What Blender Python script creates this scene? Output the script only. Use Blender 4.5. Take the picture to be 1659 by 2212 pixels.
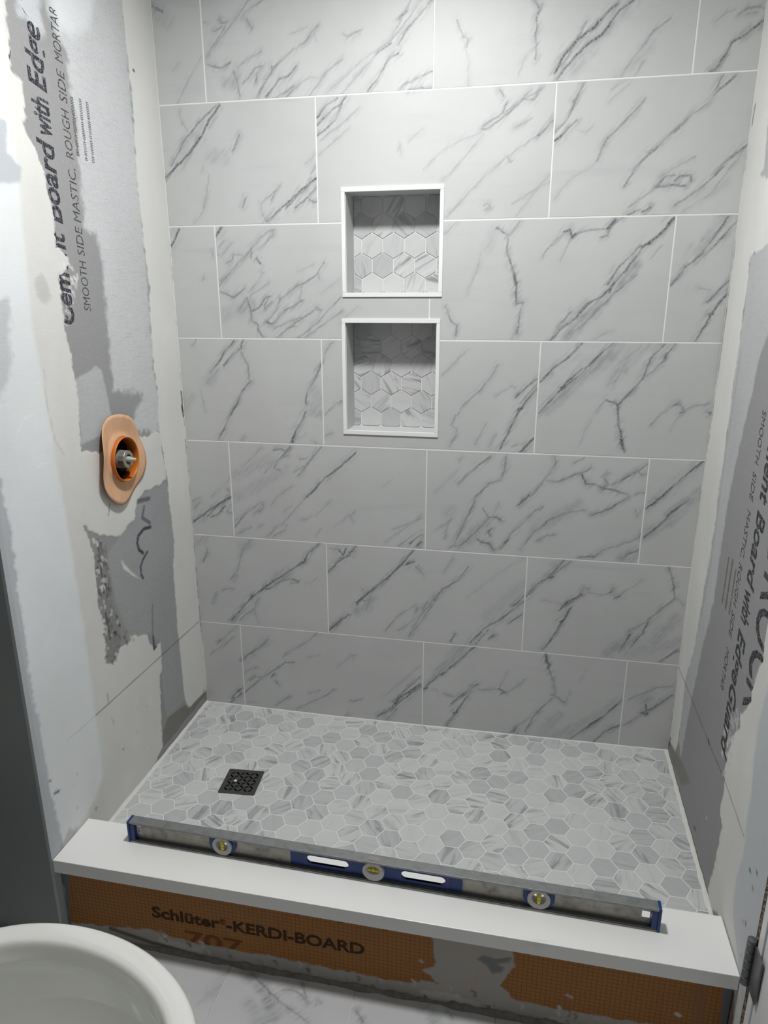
import bpy, bmesh, math, random
import numpy as np
from mathutils import Vector, Matrix
random.seed(7)
for o in list(bpy.data.objects): bpy.data.objects.remove(o)
S = bpy.context.scene
COL = S.collection
PI = math.pi

# ------------------------------------------------------------------ camera, light, exposure
cam = bpy.data.cameras.new('camera'); cam_o = bpy.data.objects.new('camera', cam); COL.objects.link(cam_o)
cam_o.location = (0.8837, -1.9716, 1.4751)
cam_o.rotation_euler = (math.radians(73.463), math.radians(0.0127), math.radians(11.435))
cam.sensor_fit = 'HORIZONTAL'; cam.sensor_width = 36.0; cam.lens = 32.778
cam.clip_start = 0.02
S.camera = cam_o
S.view_settings.view_transform = 'Standard'; S.view_settings.look = 'None'
S.view_settings.exposure = 0.0; S.view_settings.gamma = 1.0; S.view_settings.use_curve_mapping = False
w = bpy.data.worlds.new('world'); S.world = w; w.use_nodes = True
w.node_tree.nodes['Background'].inputs[0].default_value = (0.8, 0.85, 0.9, 1)
w.node_tree.nodes['Background'].inputs[1].default_value = 0.02
LAMP_W = 21.0          # recessed ceiling light of the shower
LAMP_COL = (1.0, 1.0, 0.985)
LAMP_POS = (0.58, -0.73, 2.44)
BULB_E = 3.0          # vanity bulbs
BULB_COL = (1.0, 0.86, 0.70)

# traced marble veins: (kind, strength, [(x, z) in mm on the back wall])
VEINS=[
(0,0.8,[(-134,2224),(-117,2213),(-124,2220),(-107,2210)]),
(0,0.35,[(-5,2104),(-33,2069),(-63,2028),(-84,1995)]),
(0,0.3,[(-72,2092),(-90,2072)]),
(1,0.3,[(-118,2205),(-89,2183)]),
(0,0.5,[(65,2165),(38,2134),(10,2103)]),
(0,0.45,[(132,2219),(90,2175),(48,2138),(10,2099)]),
(0,0.5,[(170,2217),(120,2193),(110,2182)]),
(0,0.7,[(124,2177),(138,2156)]),
(0,0.5,[(6,2179),(13,2178)]),
(0,0.6,[(51,2182),(55,2173),(70,2176)]),
(0,0.6,[(34,2157),(55,2165)]),
(0,0.65,[(9,2083),(33,2075),(51,2072),(74,2083)]),
(0,0.7,[(82,2062),(91,2033),(96,2003)]),
(1,0.6,[(61,2034),(86,2037),(92,2062)]),
(0,0.7,[(106,2032),(121,2043),(142,2067),(162,2070)]),
(0,0.5,[(93,2070),(124,2088),(159,2103)]),
(0,0.6,[(141,2034),(147,2054),(160,2068)]),
(0,0.7,[(170,2037),(186,2052),(187,2068)]),
(0,0.6,[(144,1999),(165,2029),(191,2064),(241,2098),(275,2115),(314,2152)]),
(0,0.75,[(168,1999),(210,2039),(234,2045),(254,2065)]),
(0,0.6,[(188,1992),(218,2005),(248,2020)]),
(0,0.5,[(222,1993),(262,2024),(292,2038),(306,2035)]),
(0,0.4,[(304,2137),(309,2117)]),
(0,0.35,[(243,2137),(286,2150)]),
(0,0.55,[(381,2128),(391,2122),(425,2135)]),
(0,0.5,[(286,1994),(335,2048),(378,2073)]),
(0,0.4,[(334,1999),(429,2067),(498,2105),(530,2153),(552,2190)]),
(0,0.5,[(372,1993),(466,2080),(521,2123),(578,2188)]),
(0,0.9,[(443,1998),(471,2028),(494,2063),(521,2077)]),
(0,0.8,[(466,2080),(503,2101)]),
(0,0.7,[(521,2096),(548,2133),(605,2186)]),
(0,0.7,[(521,2150),(543,2168)]),
(0,0.6,[(526,1998),(535,2007),(608,2033)]),
(0,0.7,[(549,1996),(586,1998)]),
(0,0.5,[(595,1996),(613,1999)]),
(0,0.95,[(-138,1812),(-106,1838),(-66,1868),(-20,1914),(4,1952),(37,1985)]),
(0,0.7,[(-116,1843),(-74,1903),(-28,1945),(-1,1965),(27,1985)]),
(0,0.35,[(-82,1982),(-79,1960),(-61,1927)]),
(0,0.6,[(65,1872),(88,1910)]),
(1,0.4,[(-3,1861),(38,1864),(43,1855)]),
(0,0.3,[(-27,1826),(-21,1839)]),
(0,0.4,[(-7,1817),(-16,1772),(-30,1726),(-59,1694)]),
(0,0.6,[(87,1732),(96,1755)]),
(0,0.5,[(198,1783),(172,1762),(140,1740),(143,1713),(155,1694)]),
(0,0.95,[(155,1694),(196,1725),(227,1747),(259,1773),(299,1798)]),
(0,0.7,[(211,1725),(243,1755),(279,1781)]),
(0,0.7,[(237,1727),(262,1742),(299,1776)]),
(0,0.4,[(271,1834),(301,1858)]),
(0,0.6,[(285,1811),(300,1826)]),
(0,0.7,[(280,1746),(293,1739),(299,1741)]),
(0,0.6,[(188,1775),(171,1748)]),
(0,0.8,[(307,1943),(333,1971),(362,1986)]),
(0,0.7,[(307,1926),(333,1950),(372,1973),(386,1989)]),
(0,0.7,[(306,1901),(337,1921),(357,1936),(374,1973)]),
(0,0.4,[(312,1888),(380,1931),(419,1962)]),
(0,0.35,[(331,1870),(390,1914)]),
(0,0.3,[(522,1859),(527,1875),(532,1846)]),
(0,0.3,[(550,1878),(587,1906)]),
(0,0.25,[(589,1810),(634,1850)]),
(0,0.3,[(308,1854),(356,1890)]),
(0,0.6,[(667,2139),(683,2103),(695,2098),(693,2081)]),
(0,0.3,[(683,2103),(699,2050),(699,1993)]),
(0,0.7,[(849,2168),(865,2147),(856,2130),(860,2113),(856,2092),(860,2077),(859,2045)]),
(0,0.5,[(865,2147),(869,2159)]),
(0,0.3,[(864,2077),(837,2055),(820,2013)]),
(0,0.9,[(913,1999),(930,2020),(948,2040),(979,2068),(1010,2087),(1047,2134),(1077,2152)]),
(0,0.95,[(907,2012),(928,2050),(959,2082),(990,2101),(1015,2128),(1041,2147)]),
(0,0.6,[(921,2024),(942,2057),(963,2094),(975,2118)]),
(1,0.6,[(949,2023),(1005,2083),(1056,2137)]),
(0,0.5,[(1060,1995),(1088,2036),(1109,2060),(1128,2088),(1162,2110)]),
(1,0.35,[(1046,1987),(1068,2008),(1098,2031),(1122,2063)]),
(0,0.4,[(1092,1993),(1112,2026)]),
(0,0.95,[(1260,1995),(1273,2000),(1291,2028),(1301,2052),(1333,2070),(1368,2096)]),
(0,0.4,[(1258,2095),(1284,2114),(1301,2118)]),
(0,0.6,[(1307,2108),(1327,2119),(1348,2121),(1361,2116)]),
(0,0.5,[(1324,2107),(1349,2109)]),
(0,0.6,[(777,1984),(787,1970)]),
(0,0.6,[(798,1956),(784,1930),(740,1905),(735,1898),(750,1897),(809,1938),(842,1963),(885,1983)]),
(0,0.5,[(789,1930),(823,1955),(856,1980)]),
(0,0.6,[(875,1983),(862,1958),(832,1959)]),
(0,0.8,[(877,1878),(895,1893),(911,1911)]),
(0,0.5,[(816,1897),(859,1917)]),
(0,0.3,[(638,1853),(685,1875),(735,1891)]),
(0,0.4,[(640,1781),(686,1828),(741,1886)]),
(0,0.35,[(663,1703),(730,1774),(804,1833),(872,1876),(908,1924)]),
(0,0.5,[(804,1833),(810,1819),(815,1823)]),
(0,0.4,[(650,1693),(689,1732)]),
(0,0.5,[(747,1720),(758,1725),(768,1715),(753,1710)]),
(0,0.35,[(820,1723),(889,1760),(913,1773)]),
(0,0.3,[(832,1694),(912,1792)]),
(0,0.9,[(918,1865),(936,1878),(967,1908)]),
(0,0.8,[(917,1883),(939,1905),(952,1927),(960,1948),(976,1987)]),
(0,0.9,[(955,1949),(962,1953)]),
(0,0.35,[(974,1885),(989,1880),(1007,1893)]),
(0,0.35,[(926,1730),(958,1772),(1014,1807)]),
(0,0.6,[(1023,1816),(1031,1843),(1043,1865),(1074,1894),(1108,1928),(1124,1949)]),
(0,0.35,[(1043,1970),(1074,1990)]),
(0,0.35,[(1041,1944),(1088,1985)]),
(0,0.65,[(1091,1754),(1116,1799),(1163,1842),(1197,1876),(1230,1905),(1268,1933),(1287,1958),(1319,1985)]),
(0,0.8,[(1197,1871),(1206,1880)]),
(0,0.6,[(1292,1987),(1278,1958)]),
(0,0.4,[(1137,1830),(1163,1842)]),
(0,0.5,[(1106,1707),(1164,1747),(1180,1778),(1211,1795),(1250,1816)]),
(0,0.7,[(1168,1751),(1185,1774),(1208,1777)]),
(0,0.8,[(1168,1751),(1201,1755),(1234,1752)]),
(0,0.7,[(1209,1764),(1222,1775),(1245,1776),(1247,1763)]),
(0,0.7,[(1251,1731),(1301,1774),(1312,1796),(1365,1838)]),
(0,0.9,[(1301,1774),(1317,1792)]),
(0,0.9,[(1140,1696),(1159,1705)]),
(0,0.8,[(1107,1690),(1135,1701)]),
(0,0.6,[(1216,1709),(1255,1735)]),
(0,0.4,[(1236,1694),(1293,1730),(1358,1826)]),
(1,0.3,[(1217,1699),(1326,1756)]),
(0,0.95,[(-140,1630),(-124,1651),(-107,1680)]),
(0,0.5,[(-48,1541),(-40,1549)]),
(0,0.5,[(-10,1620),(-11,1607)]),
(0,0.9,[(0,1656),(20,1681)]),
(0,0.5,[(9,1630),(25,1646)]),
(0,0.6,[(2,1609),(7,1609)]),
(0,0.4,[(14,1604),(47,1642)]),
(0,0.55,[(1,1524),(42,1567),(81,1599),(119,1638),(138,1657)]),
(0,0.5,[(6,1537),(34,1557),(73,1596),(108,1625),(157,1669),(175,1672),(171,1659),(148,1640),(129,1621)]),
(0,0.6,[(30,1587),(47,1595),(52,1610),(78,1609)]),
(0,0.7,[(103,1599),(107,1615)]),
(0,0.8,[(121,1599),(131,1584)]),
(0,0.4,[(130,1563),(137,1560)]),
(0,0.45,[(90,1507),(113,1530),(133,1556)]),
(0,0.65,[(0,1511),(22,1504),(44,1494),(68,1510),(81,1520)]),
(0,0.7,[(65,1467),(85,1494),(95,1460),(97,1429),(115,1419),(114,1405),(128,1385)]),
(1,0.7,[(68,1460),(96,1477)]),
(0,0.7,[(98,1457),(121,1467),(141,1493),(156,1497)]),
(0,0.5,[(93,1497),(131,1520),(154,1533)]),
(0,0.6,[(152,1497),(136,1473),(139,1460),(159,1483)]),
(0,0.7,[(181,1480),(185,1493)]),
(0,0.65,[(141,1426),(169,1457),(188,1490),(237,1526),(259,1533)]),
(0,0.6,[(259,1533),(291,1552),(317,1587)]),
(0,0.75,[(160,1423),(198,1460),(228,1473),(250,1487)]),
(0,0.4,[(239,1483),(251,1526)]),
(0,0.8,[(141,1426),(158,1421)]),
(0,0.55,[(166,1409),(200,1426),(245,1440)]),
(0,0.6,[(169,1382),(203,1409),(237,1430),(285,1460),(303,1460)]),
(0,0.8,[(203,1409),(226,1416)]),
(0,0.7,[(289,1467),(303,1460)]),
(0,0.35,[(242,1562),(285,1581)]),
(0,0.4,[(299,1558),(302,1542)]),
(0,0.3,[(304,1503),(362,1545)]),
(0,0.55,[(232,1382),(291,1423),(328,1463),(361,1493)]),
(0,0.5,[(254,1383),(298,1413),(364,1457)]),
(0,0.4,[(363,1424),(385,1450),(413,1470)]),
(1,0.3,[(3,1436),(50,1470)]),
(0,0.5,[(-92,1358),(-81,1376)]),
(0,0.8,[(-44,1280),(-23,1302),(-5,1324),(6,1342),(38,1374)]),
(1,0.6,[(-50,1251),(-27,1288)]),
(0,0.75,[(1,1303),(26,1328),(58,1353),(65,1374)]),
(0,0.6,[(57,1342),(78,1300),(78,1268),(81,1256)]),
(0,0.85,[(81,1256),(54,1228),(32,1184),(6,1146),(-13,1108),(-31,1081)]),
(0,0.3,[(-79,1229),(-69,1163)]),
(0,0.5,[(45,1076),(56,1092)]),
(0,0.9,[(301,1311),(279,1265),(260,1237),(252,1211),(251,1197)]),
(0,0.6,[(272,1251),(291,1279)]),
(0,0.95,[(250,1172),(238,1146),(222,1123),(205,1090),(205,1078)]),
(1,0.5,[(271,1240),(289,1209),(269,1172),(295,1166)]),
(0,0.3,[(225,1090),(248,1110)]),
(0,0.4,[(270,1085),(281,1078)]),
(1,0.3,[(-123,1187),(-109,1206)]),
(0,0.5,[(315,1349),(337,1373)]),
(0,0.4,[(306,1311),(315,1349)]),
(0,0.6,[(310,1166),(337,1196),(359,1207)]),
(0,0.5,[(312,1105),(328,1112)]),
(0,0.5,[(650,1654),(680,1682)]),
(0,0.75,[(783,1666),(808,1651),(819,1646),(842,1679)]),
(1,0.4,[(759,1623),(783,1656)]),
(0,0.85,[(814,1641),(813,1608),(824,1579),(833,1555),(842,1530),(841,1506),(845,1476),(863,1481)]),
(2,1.0,[(833,1555),(840,1528)]),
(0,0.75,[(863,1481),(854,1451),(853,1421),(849,1400)]),
(0,0.4,[(837,1385),(851,1421)]),
(0,0.3,[(745,1604),(736,1560),(712,1501)]),
(0,0.65,[(655,1471),(672,1430),(688,1420),(686,1394)]),
(0,0.5,[(904,1593),(915,1611),(952,1648)]),
(0,0.9,[(954,1653),(970,1657),(976,1639),(985,1648)]),
(0,0.4,[(974,1639),(951,1582)]),
(0,0.55,[(985,1648),(1018,1656),(1061,1658),(1096,1685)]),
(0,0.95,[(1061,1658),(1078,1678)]),
(0,0.6,[(1044,1638),(1063,1642),(1070,1665)]),
(0,0.9,[(937,1381),(968,1416),(1001,1441),(1028,1476),(1061,1495),(1083,1519),(1130,1580),(1154,1617),(1189,1644),(1219,1680)]),
(0,0.8,[(1073,1524),(1094,1562),(1145,1617)]),
(0,1.0,[(1146,1613),(1168,1622)]),
(0,1.0,[(1205,1666),(1217,1680)]),
(0,0.6,[(965,1381),(1018,1422),(1094,1505),(1143,1547)]),
(1,0.8,[(980,1391),(1030,1446),(1089,1510),(1140,1571)]),
(0,0.6,[(944,1401),(985,1456)]),
(0,0.6,[(1005,1456),(1028,1481)]),
(0,0.4,[(1172,1585),(1196,1617)]),
(0,1.0,[(1079,1505),(1083,1519)]),
(0,0.3,[(1050,1387),(1097,1412)]),
(0,0.8,[(1228,1521),(1262,1570),(1287,1588),(1306,1619),(1343,1681)]),
(0,1.0,[(1275,1579),(1295,1597)]),
(1,0.7,[(1286,1597),(1331,1673)]),
(0,0.75,[(1296,1588),(1324,1619),(1366,1672)]),
(0,0.4,[(1294,1514),(1320,1509)]),
(0,0.8,[(1319,1481),(1343,1509),(1365,1532)]),
(0,0.85,[(1302,1384),(1325,1433),(1331,1452),(1366,1504)]),
(0,1.0,[(1327,1450),(1336,1452)]),
(0,0.3,[(1250,1593),(1266,1616)]),
(0,0.4,[(649,1283),(675,1310),(722,1358)]),
(0,0.5,[(695,1175),(711,1203),(753,1242),(784,1280),(803,1317)]),
(0,0.4,[(802,1232),(843,1260),(854,1255)]),
(0,0.6,[(690,1175),(680,1146),(697,1136),(692,1113),(676,1084)]),
(0,0.5,[(748,1093),(778,1155)]),
(0,0.8,[(820,1084),(844,1141),(868,1196),(902,1245),(914,1256)]),
(0,1.0,[(865,1196),(873,1199)]),
(0,0.8,[(855,1228),(885,1261),(913,1282)]),
(0,0.5,[(867,1212),(911,1267)]),
(0,0.4,[(787,1089),(807,1123)]),
(0,0.9,[(874,1075),(910,1116)]),
(0,0.5,[(852,1091),(868,1098)]),
(0,0.9,[(919,1272),(950,1309),(984,1335),(1021,1377)]),
(0,0.85,[(921,1187),(969,1247),(1018,1290),(1073,1352),(1100,1377)]),
(0,0.9,[(974,1257),(1026,1310)]),
(1,0.7,[(942,1198),(1009,1269),(1075,1327),(1121,1373)]),
(1,0.5,[(1105,1271),(1135,1327),(1166,1358)]),
(0,0.5,[(1110,1271),(1135,1322)]),
(1,0.4,[(1131,1363),(1237,1374)]),
(0,0.8,[(1125,1214),(1170,1267),(1187,1298),(1197,1338),(1227,1374)]),
(0,0.6,[(1183,1283),(1232,1334),(1240,1349)]),
(0,1.0,[(1231,1339),(1237,1352)]),
(0,0.7,[(1237,1349),(1255,1379)]),
(0,0.8,[(1094,1229),(1122,1219),(1128,1209)]),
(0,0.4,[(1071,1191),(1089,1223)]),
(0,0.85,[(1126,1209),(1131,1172),(1142,1135),(1151,1103),(1157,1087)]),
(2,1.0,[(1143,1124),(1154,1092)]),
(0,0.3,[(1032,1098),(1053,1159),(1067,1186)]),
(0,0.45,[(1215,1164),(1233,1186),(1264,1218)]),
(0,0.85,[(1269,1218),(1283,1223),(1295,1203),(1286,1198)]),
(0,0.5,[(1294,1208),(1322,1219),(1355,1225)]),
(0,0.9,[(1355,1202),(1362,1201)]),
(0,0.3,[(1266,1150),(1286,1198)]),
(0,0.95,[(-140,806),(-102,834),(-80,850),(-48,872),(-5,899)]),
(0,0.8,[(-87,830),(-42,877),(-6,894)]),
(0,0.8,[(-76,828),(-55,837),(-23,868)]),
(0,0.8,[(-19,849),(-4,845)]),
(0,0.5,[(-19,849),(-7,874)]),
(0,0.6,[(-131,852),(-108,878)]),
(0,0.5,[(-134,877),(-107,893)]),
(0,0.35,[(-66,895),(-4,957)]),
(0,0.7,[(-14,922),(-9,918)]),
(0,0.35,[(41,997),(77,1027),(108,1061)]),
(1,0.4,[(14,967),(95,1004),(135,1025)]),
(1,0.35,[(20,900),(112,958),(182,999)]),
(0,0.7,[(146,1053),(165,1058),(184,1050),(199,1064)]),
(0,0.6,[(193,1055),(154,1021),(145,997),(162,991)]),
(0,0.5,[(113,981),(144,1016),(193,1041)]),
(0,0.5,[(226,1029),(249,1032)]),
(0,0.6,[(219,977),(244,1006),(293,1068)]),
(0,0.5,[(205,986),(254,1016),(279,1067)]),
(0,0.85,[(245,912),(265,932),(304,976),(333,996),(398,1054)]),
(0,0.45,[(170,830),(205,871),(245,912)]),
(0,0.5,[(108,777),(170,830)]),
(0,0.35,[(127,877),(154,912),(198,943)]),
(0,0.8,[(3,800),(30,832)]),
(0,0.5,[(4,820),(25,831),(62,863),(103,890),(103,875),(87,855)]),
(0,0.4,[(66,844),(108,890)]),
(0,0.5,[(79,805),(95,813)]),
(0,0.4,[(4,775),(59,804)]),
(0,0.5,[(159,815),(179,819),(168,801),(133,779)]),
(0,0.35,[(166,859),(196,881)]),
(0,0.4,[(223,834),(272,856),(321,902)]),
(0,0.45,[(329,821),(368,857),(394,873)]),
(0,0.5,[(377,862),(386,844)]),
(0,0.3,[(480,957),(507,977)]),
(0,0.3,[(270,788),(286,813)]),
(0,0.4,[(508,823),(601,866)]),
(0,0.35,[(489,783),(554,835),(599,876)]),
(0,0.9,[(564,783),(586,804),(602,814)]),
(0,0.95,[(587,778),(602,791)]),
(0,0.5,[(531,774),(577,813)]),
(0,0.6,[(-112,675),(-95,718)]),
(1,0.4,[(-130,741),(-103,753)]),
(0,0.4,[(-97,761),(-87,762)]),
(0,0.5,[(51,758),(30,736),(18,705),(4,652),(-24,619)]),
(1,0.5,[(30,736),(56,753)]),
(0,0.6,[(-94,528),(-75,567)]),
(0,0.5,[(-53,580),(-37,586),(-16,588)]),
(0,0.4,[(-18,630),(3,637),(-14,614)]),
(0,0.95,[(-29,474),(-6,503),(51,567),(99,608),(141,637),(188,672),(229,700),(244,731),(280,764)]),
(1,0.7,[(136,637),(177,658)]),
(0,0.75,[(93,597),(109,598),(146,627),(186,638),(206,632)]),
(0,0.5,[(186,623),(206,627),(211,633)]),
(0,0.4,[(231,629),(246,628),(266,647)]),
(0,1.0,[(45,564),(53,570)]),
(0,0.6,[(1,477),(21,500),(53,525),(71,564)]),
(0,0.35,[(53,519),(66,472)]),
(0,0.85,[(306,671),(341,709),(371,731),(400,765)]),
(0,0.8,[(342,748),(356,730),(366,755)]),
(0,0.8,[(346,719),(380,731)]),
(0,0.4,[(313,751),(342,748)]),
(0,0.95,[(307,471),(337,503),(372,533)]),
(0,0.9,[(398,576),(432,610),(461,633),(499,671),(541,714),(573,760)]),
(1,0.6,[(432,610),(446,596),(427,558),(397,550)]),
(0,0.7,[(422,584),(412,588),(397,566)]),
(0,0.5,[(427,553),(441,595)]),
(0,0.5,[(413,624),(417,619)]),
(0,0.95,[(555,715),(578,726)]),
(0,0.6,[(583,712),(602,689)]),
(0,0.8,[(585,562),(589,573)]),
(0,0.8,[(604,569),(622,596)]),
(0,0.5,[(489,486),(528,542),(585,583)]),
(0,0.5,[(528,490),(585,537),(631,592)]),
(0,0.4,[(705,1044),(715,1055)]),
(0,0.7,[(704,978),(742,1016),(793,1061)]),
(0,0.8,[(839,1060),(834,1020)]),
(0,0.7,[(834,1020),(827,993),(791,980),(761,945),(746,906),(726,859),(701,795),(688,779)]),
(0,0.4,[(832,998),(781,968),(756,923)]),
(0,0.6,[(685,779),(718,790),(760,833),(796,875)]),
(1,0.6,[(712,784),(791,863)]),
(0,0.7,[(778,907),(795,880),(817,882),(833,872)]),
(0,0.5,[(801,875),(825,921)]),
(0,0.7,[(766,810),(783,800),(799,801),(816,779)]),
(0,0.8,[(807,847),(797,835),(803,824)]),
(0,0.5,[(637,831),(667,850),(688,868)]),
(0,0.5,[(668,804),(675,839),(683,862)]),
(1,0.4,[(677,885),(687,897)]),
(0,0.7,[(971,1066),(975,1045),(945,998),(922,959),(878,921)]),
(0,0.85,[(878,921),(907,953)]),
(0,0.6,[(945,1001),(981,995),(1015,1012),(1054,1027),(1072,1041)]),
(0,0.85,[(1049,1019),(1061,993),(1081,994)]),
(0,0.7,[(1081,994),(1107,985),(1120,996),(1104,1017),(1118,1028)]),
(0,0.85,[(1107,982),(1132,981),(1152,974),(1177,968)]),
(0,0.7,[(1131,992),(1163,1014),(1195,1037),(1221,1058)]),
(0,0.7,[(1195,1037),(1210,1024),(1219,1030)]),
(0,0.8,[(1084,903),(1136,928),(1177,962)]),
(0,0.7,[(1196,969),(1220,978)]),
(0,0.5,[(1024,1052),(1051,1067)]),
(0,0.6,[(890,785),(924,838),(963,880),(1008,904),(1062,918)]),
(1,0.5,[(929,850),(998,898),(1046,934)]),
(0,0.7,[(954,865),(963,880)]),
(0,0.6,[(928,908),(950,923),(941,909)]),
(0,0.6,[(834,786),(852,811),(861,834),(886,858),(930,911)]),
(0,0.9,[(847,805),(854,814)]),
(0,0.6,[(938,816),(966,835),(986,839)]),
(0,0.65,[(1099,777),(1122,801),(1171,821),(1218,846),(1224,863)]),
(0,0.7,[(1058,774),(1104,783)]),
(0,0.7,[(1170,774),(1193,795),(1219,808)]),
(1,0.6,[(1175,777),(1218,802)]),
(0,0.4,[(1200,926),(1207,905),(1215,927)]),
(0,0.25,[(637,944),(705,1019)]),
(0,0.95,[(1229,931),(1273,978),(1306,1016),(1332,1043),(1361,1072)]),
(1,0.35,[(1229,933),(1307,1013),(1356,1069)]),
(0,0.85,[(1230,847),(1264,882),(1289,916),(1336,966)]),
(0,0.95,[(1284,913),(1323,952)]),
(1,0.6,[(1235,853),(1295,905),(1362,988)]),
(0,0.9,[(557,720),(580,727)]),
(0,0.6,[(591,716),(609,682)]),
(0,0.7,[(563,473),(594,539),(639,605),(666,644),(710,672),(742,722)]),
(0,0.9,[(639,605),(644,606)]),
(0,0.6,[(571,480),(611,547),(655,619)]),
(0,0.4,[(670,698),(697,748)]),
(0,0.8,[(696,470),(710,500)]),
(0,0.85,[(756,470),(799,527),(842,556),(874,589),(913,623)]),
(0,0.95,[(878,605),(894,621),(911,644)]),
(0,0.8,[(881,605),(910,626)]),
(0,0.9,[(812,491),(828,505)]),
(0,0.8,[(867,546),(907,580)]),
(0,0.7,[(773,469),(810,522)]),
(0,0.25,[(740,620),(835,711),(907,763)]),
(1,0.3,[(803,565),(871,637),(907,682)]),
(0,0.8,[(917,641),(944,679),(974,705),(1003,741),(1018,763)]),
(0,1.0,[(980,705),(990,709)]),
(0,0.6,[(925,648),(985,711),(1038,761)]),
(1,0.6,[(974,710),(1013,756)]),
(0,0.35,[(963,633),(1017,626)]),
(0,0.85,[(1013,602),(1037,634),(1077,661)]),
(0,0.7,[(1028,615),(1072,657)]),
(0,0.9,[(973,471),(993,497),(1026,567),(1049,617)]),
(0,1.0,[(1021,567),(1028,574)]),
(0,0.55,[(1067,660),(1081,684),(1094,679)]),
(0,0.45,[(1092,668),(1134,663),(1163,680)]),
(0,0.7,[(1154,673),(1162,691)]),
(0,0.8,[(1168,657),(1183,664)]),
(0,0.4,[(1189,676),(1222,702),(1236,720)]),
(0,0.75,[(1306,762),(1320,726),(1330,676)]),
(0,0.5,[(1330,676),(1352,656),(1358,650)]),
(0,0.75,[(1331,671),(1295,628),(1268,596),(1257,554),(1226,509)]),
(0,0.5,[(1269,593),(1216,556)]),
(0,1.0,[(1216,532),(1220,544)]),
(0,0.8,[(1196,488),(1218,538)]),
(1,0.6,[(1160,478),(1214,526)]),
(1,0.5,[(1286,527),(1343,609)]),
(1,0.4,[(1223,484),(1356,534)]),
(0,0.8,[(1312,467),(1356,507)]),
(0,0.4,[(-84,388),(0,464)]),
(0,0.8,[(-86,388),(-76,397)]),
(0,0.5,[(-116,337),(-67,379),(-24,415)]),
(0,0.9,[(-47,182),(-27,206),(-11,222)]),
(0,0.95,[(-47,179),(-28,187),(-12,205)]),
(0,0.7,[(-50,165),(-34,178)]),
(0,0.7,[(-1,328),(18,351),(70,388),(96,417)]),
(0,0.9,[(-4,328),(12,345)]),
(0,0.55,[(153,371),(213,408),(273,465)]),
(1,0.35,[(4,334),(96,412)]),
(0,0.4,[(143,359),(183,379)]),
(0,0.4,[(-4,280),(51,312)]),
(0,0.6,[(-4,204),(48,253),(111,308),(152,339),(182,343)]),
(0,0.7,[(22,256),(44,274),(64,274)]),
(0,0.8,[(100,281),(110,292)]),
(0,0.7,[(114,266),(123,254)]),
(0,0.5,[(48,253),(131,321)]),
(0,0.5,[(110,173),(146,200),(167,213)]),
(0,0.55,[(185,169),(236,200),(291,233),(316,258)]),
(0,0.45,[(232,232),(267,249)]),
(0,0.4,[(327,343),(381,390),(390,391)]),
(0,0.4,[(381,390),(385,370)]),
(0,0.35,[(231,364),(266,378)]),
(0,0.6,[(369,224),(383,221),(412,235)]),
(0,0.9,[(464,175),(507,207),(535,252),(572,283),(604,310)]),
(0,0.7,[(512,234),(563,292),(604,335)]),
(0,0.7,[(507,196),(535,237),(605,302)]),
(0,0.3,[(484,251),(554,322),(603,378)]),
(0,0.6,[(493,165),(526,209)]),
(0,0.5,[(353,161),(368,173)]),
(0,0.4,[(12,173),(43,176)]),
(0,0.5,[(125,181),(157,212)]),
(0,0.8,[(562,262),(604,311)]),
(0,0.5,[(561,300),(604,341)]),
(0,1.0,[(610,293),(627,301)]),
(0,0.85,[(622,304),(659,347),(686,368),(727,415),(773,463)]),
(0,1.0,[(670,349),(683,362)]),
(0,0.7,[(681,362),(722,402),(768,457)]),
(1,0.6,[(654,347),(716,437),(737,457)]),
(0,0.3,[(633,296),(660,293),(661,274)]),
(0,0.5,[(677,286),(710,277)]),
(0,0.8,[(705,252),(731,283),(763,311),(783,331)]),
(0,0.8,[(716,263),(768,309)]),
(0,0.8,[(691,169),(717,219),(743,266),(768,306)]),
(0,1.0,[(712,219),(722,223)]),
(0,0.6,[(762,323),(783,331)]),
(0,0.5,[(789,311),(852,322),(857,343)]),
(0,0.9,[(852,322),(874,312),(858,307)]),
(0,0.5,[(874,312),(909,340),(928,366)]),
(0,0.3,[(857,340),(876,384)]),
(2,1.0,[(987,457),(991,431),(999,421),(995,411)]),
(0,0.7,[(997,409),(1016,364),(1021,324)]),
(0,0.9,[(1013,320),(1024,321)]),
(0,0.7,[(1021,318),(990,278),(962,238),(939,180)]),
(0,0.7,[(1024,318),(1051,297)]),
(0,0.5,[(962,238),(916,202),(887,161)]),
(0,0.9,[(905,175),(912,192)]),
(0,0.4,[(1051,297),(1068,335)]),
(0,0.25,[(1091,373),(1107,415)]),
(1,0.4,[(991,187),(1038,254)]),
(1,0.35,[(997,169),(1098,207)]),
(0,0.8,[(1070,167),(1123,217),(1170,265),(1228,337)]),
(0,0.95,[(1132,230),(1170,265)]),
(1,0.5,[(1073,198),(1159,269),(1223,330)]),
(0,0.85,[(1138,161),(1179,212),(1225,245)]),
(0,0.5,[(1238,332),(1270,353),(1316,382),(1357,392)]),
(0,0.8,[(1276,290),(1290,298),(1313,312),(1335,338),(1359,361)]),
(0,0.9,[(1281,291),(1296,287),(1288,321)]),
(1,0.5,[(1272,331),(1296,339),(1285,303)]),
(0,0.6,[(1234,243),(1282,285)]),
(0,0.6,[(1348,172),(1357,179)])]
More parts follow.
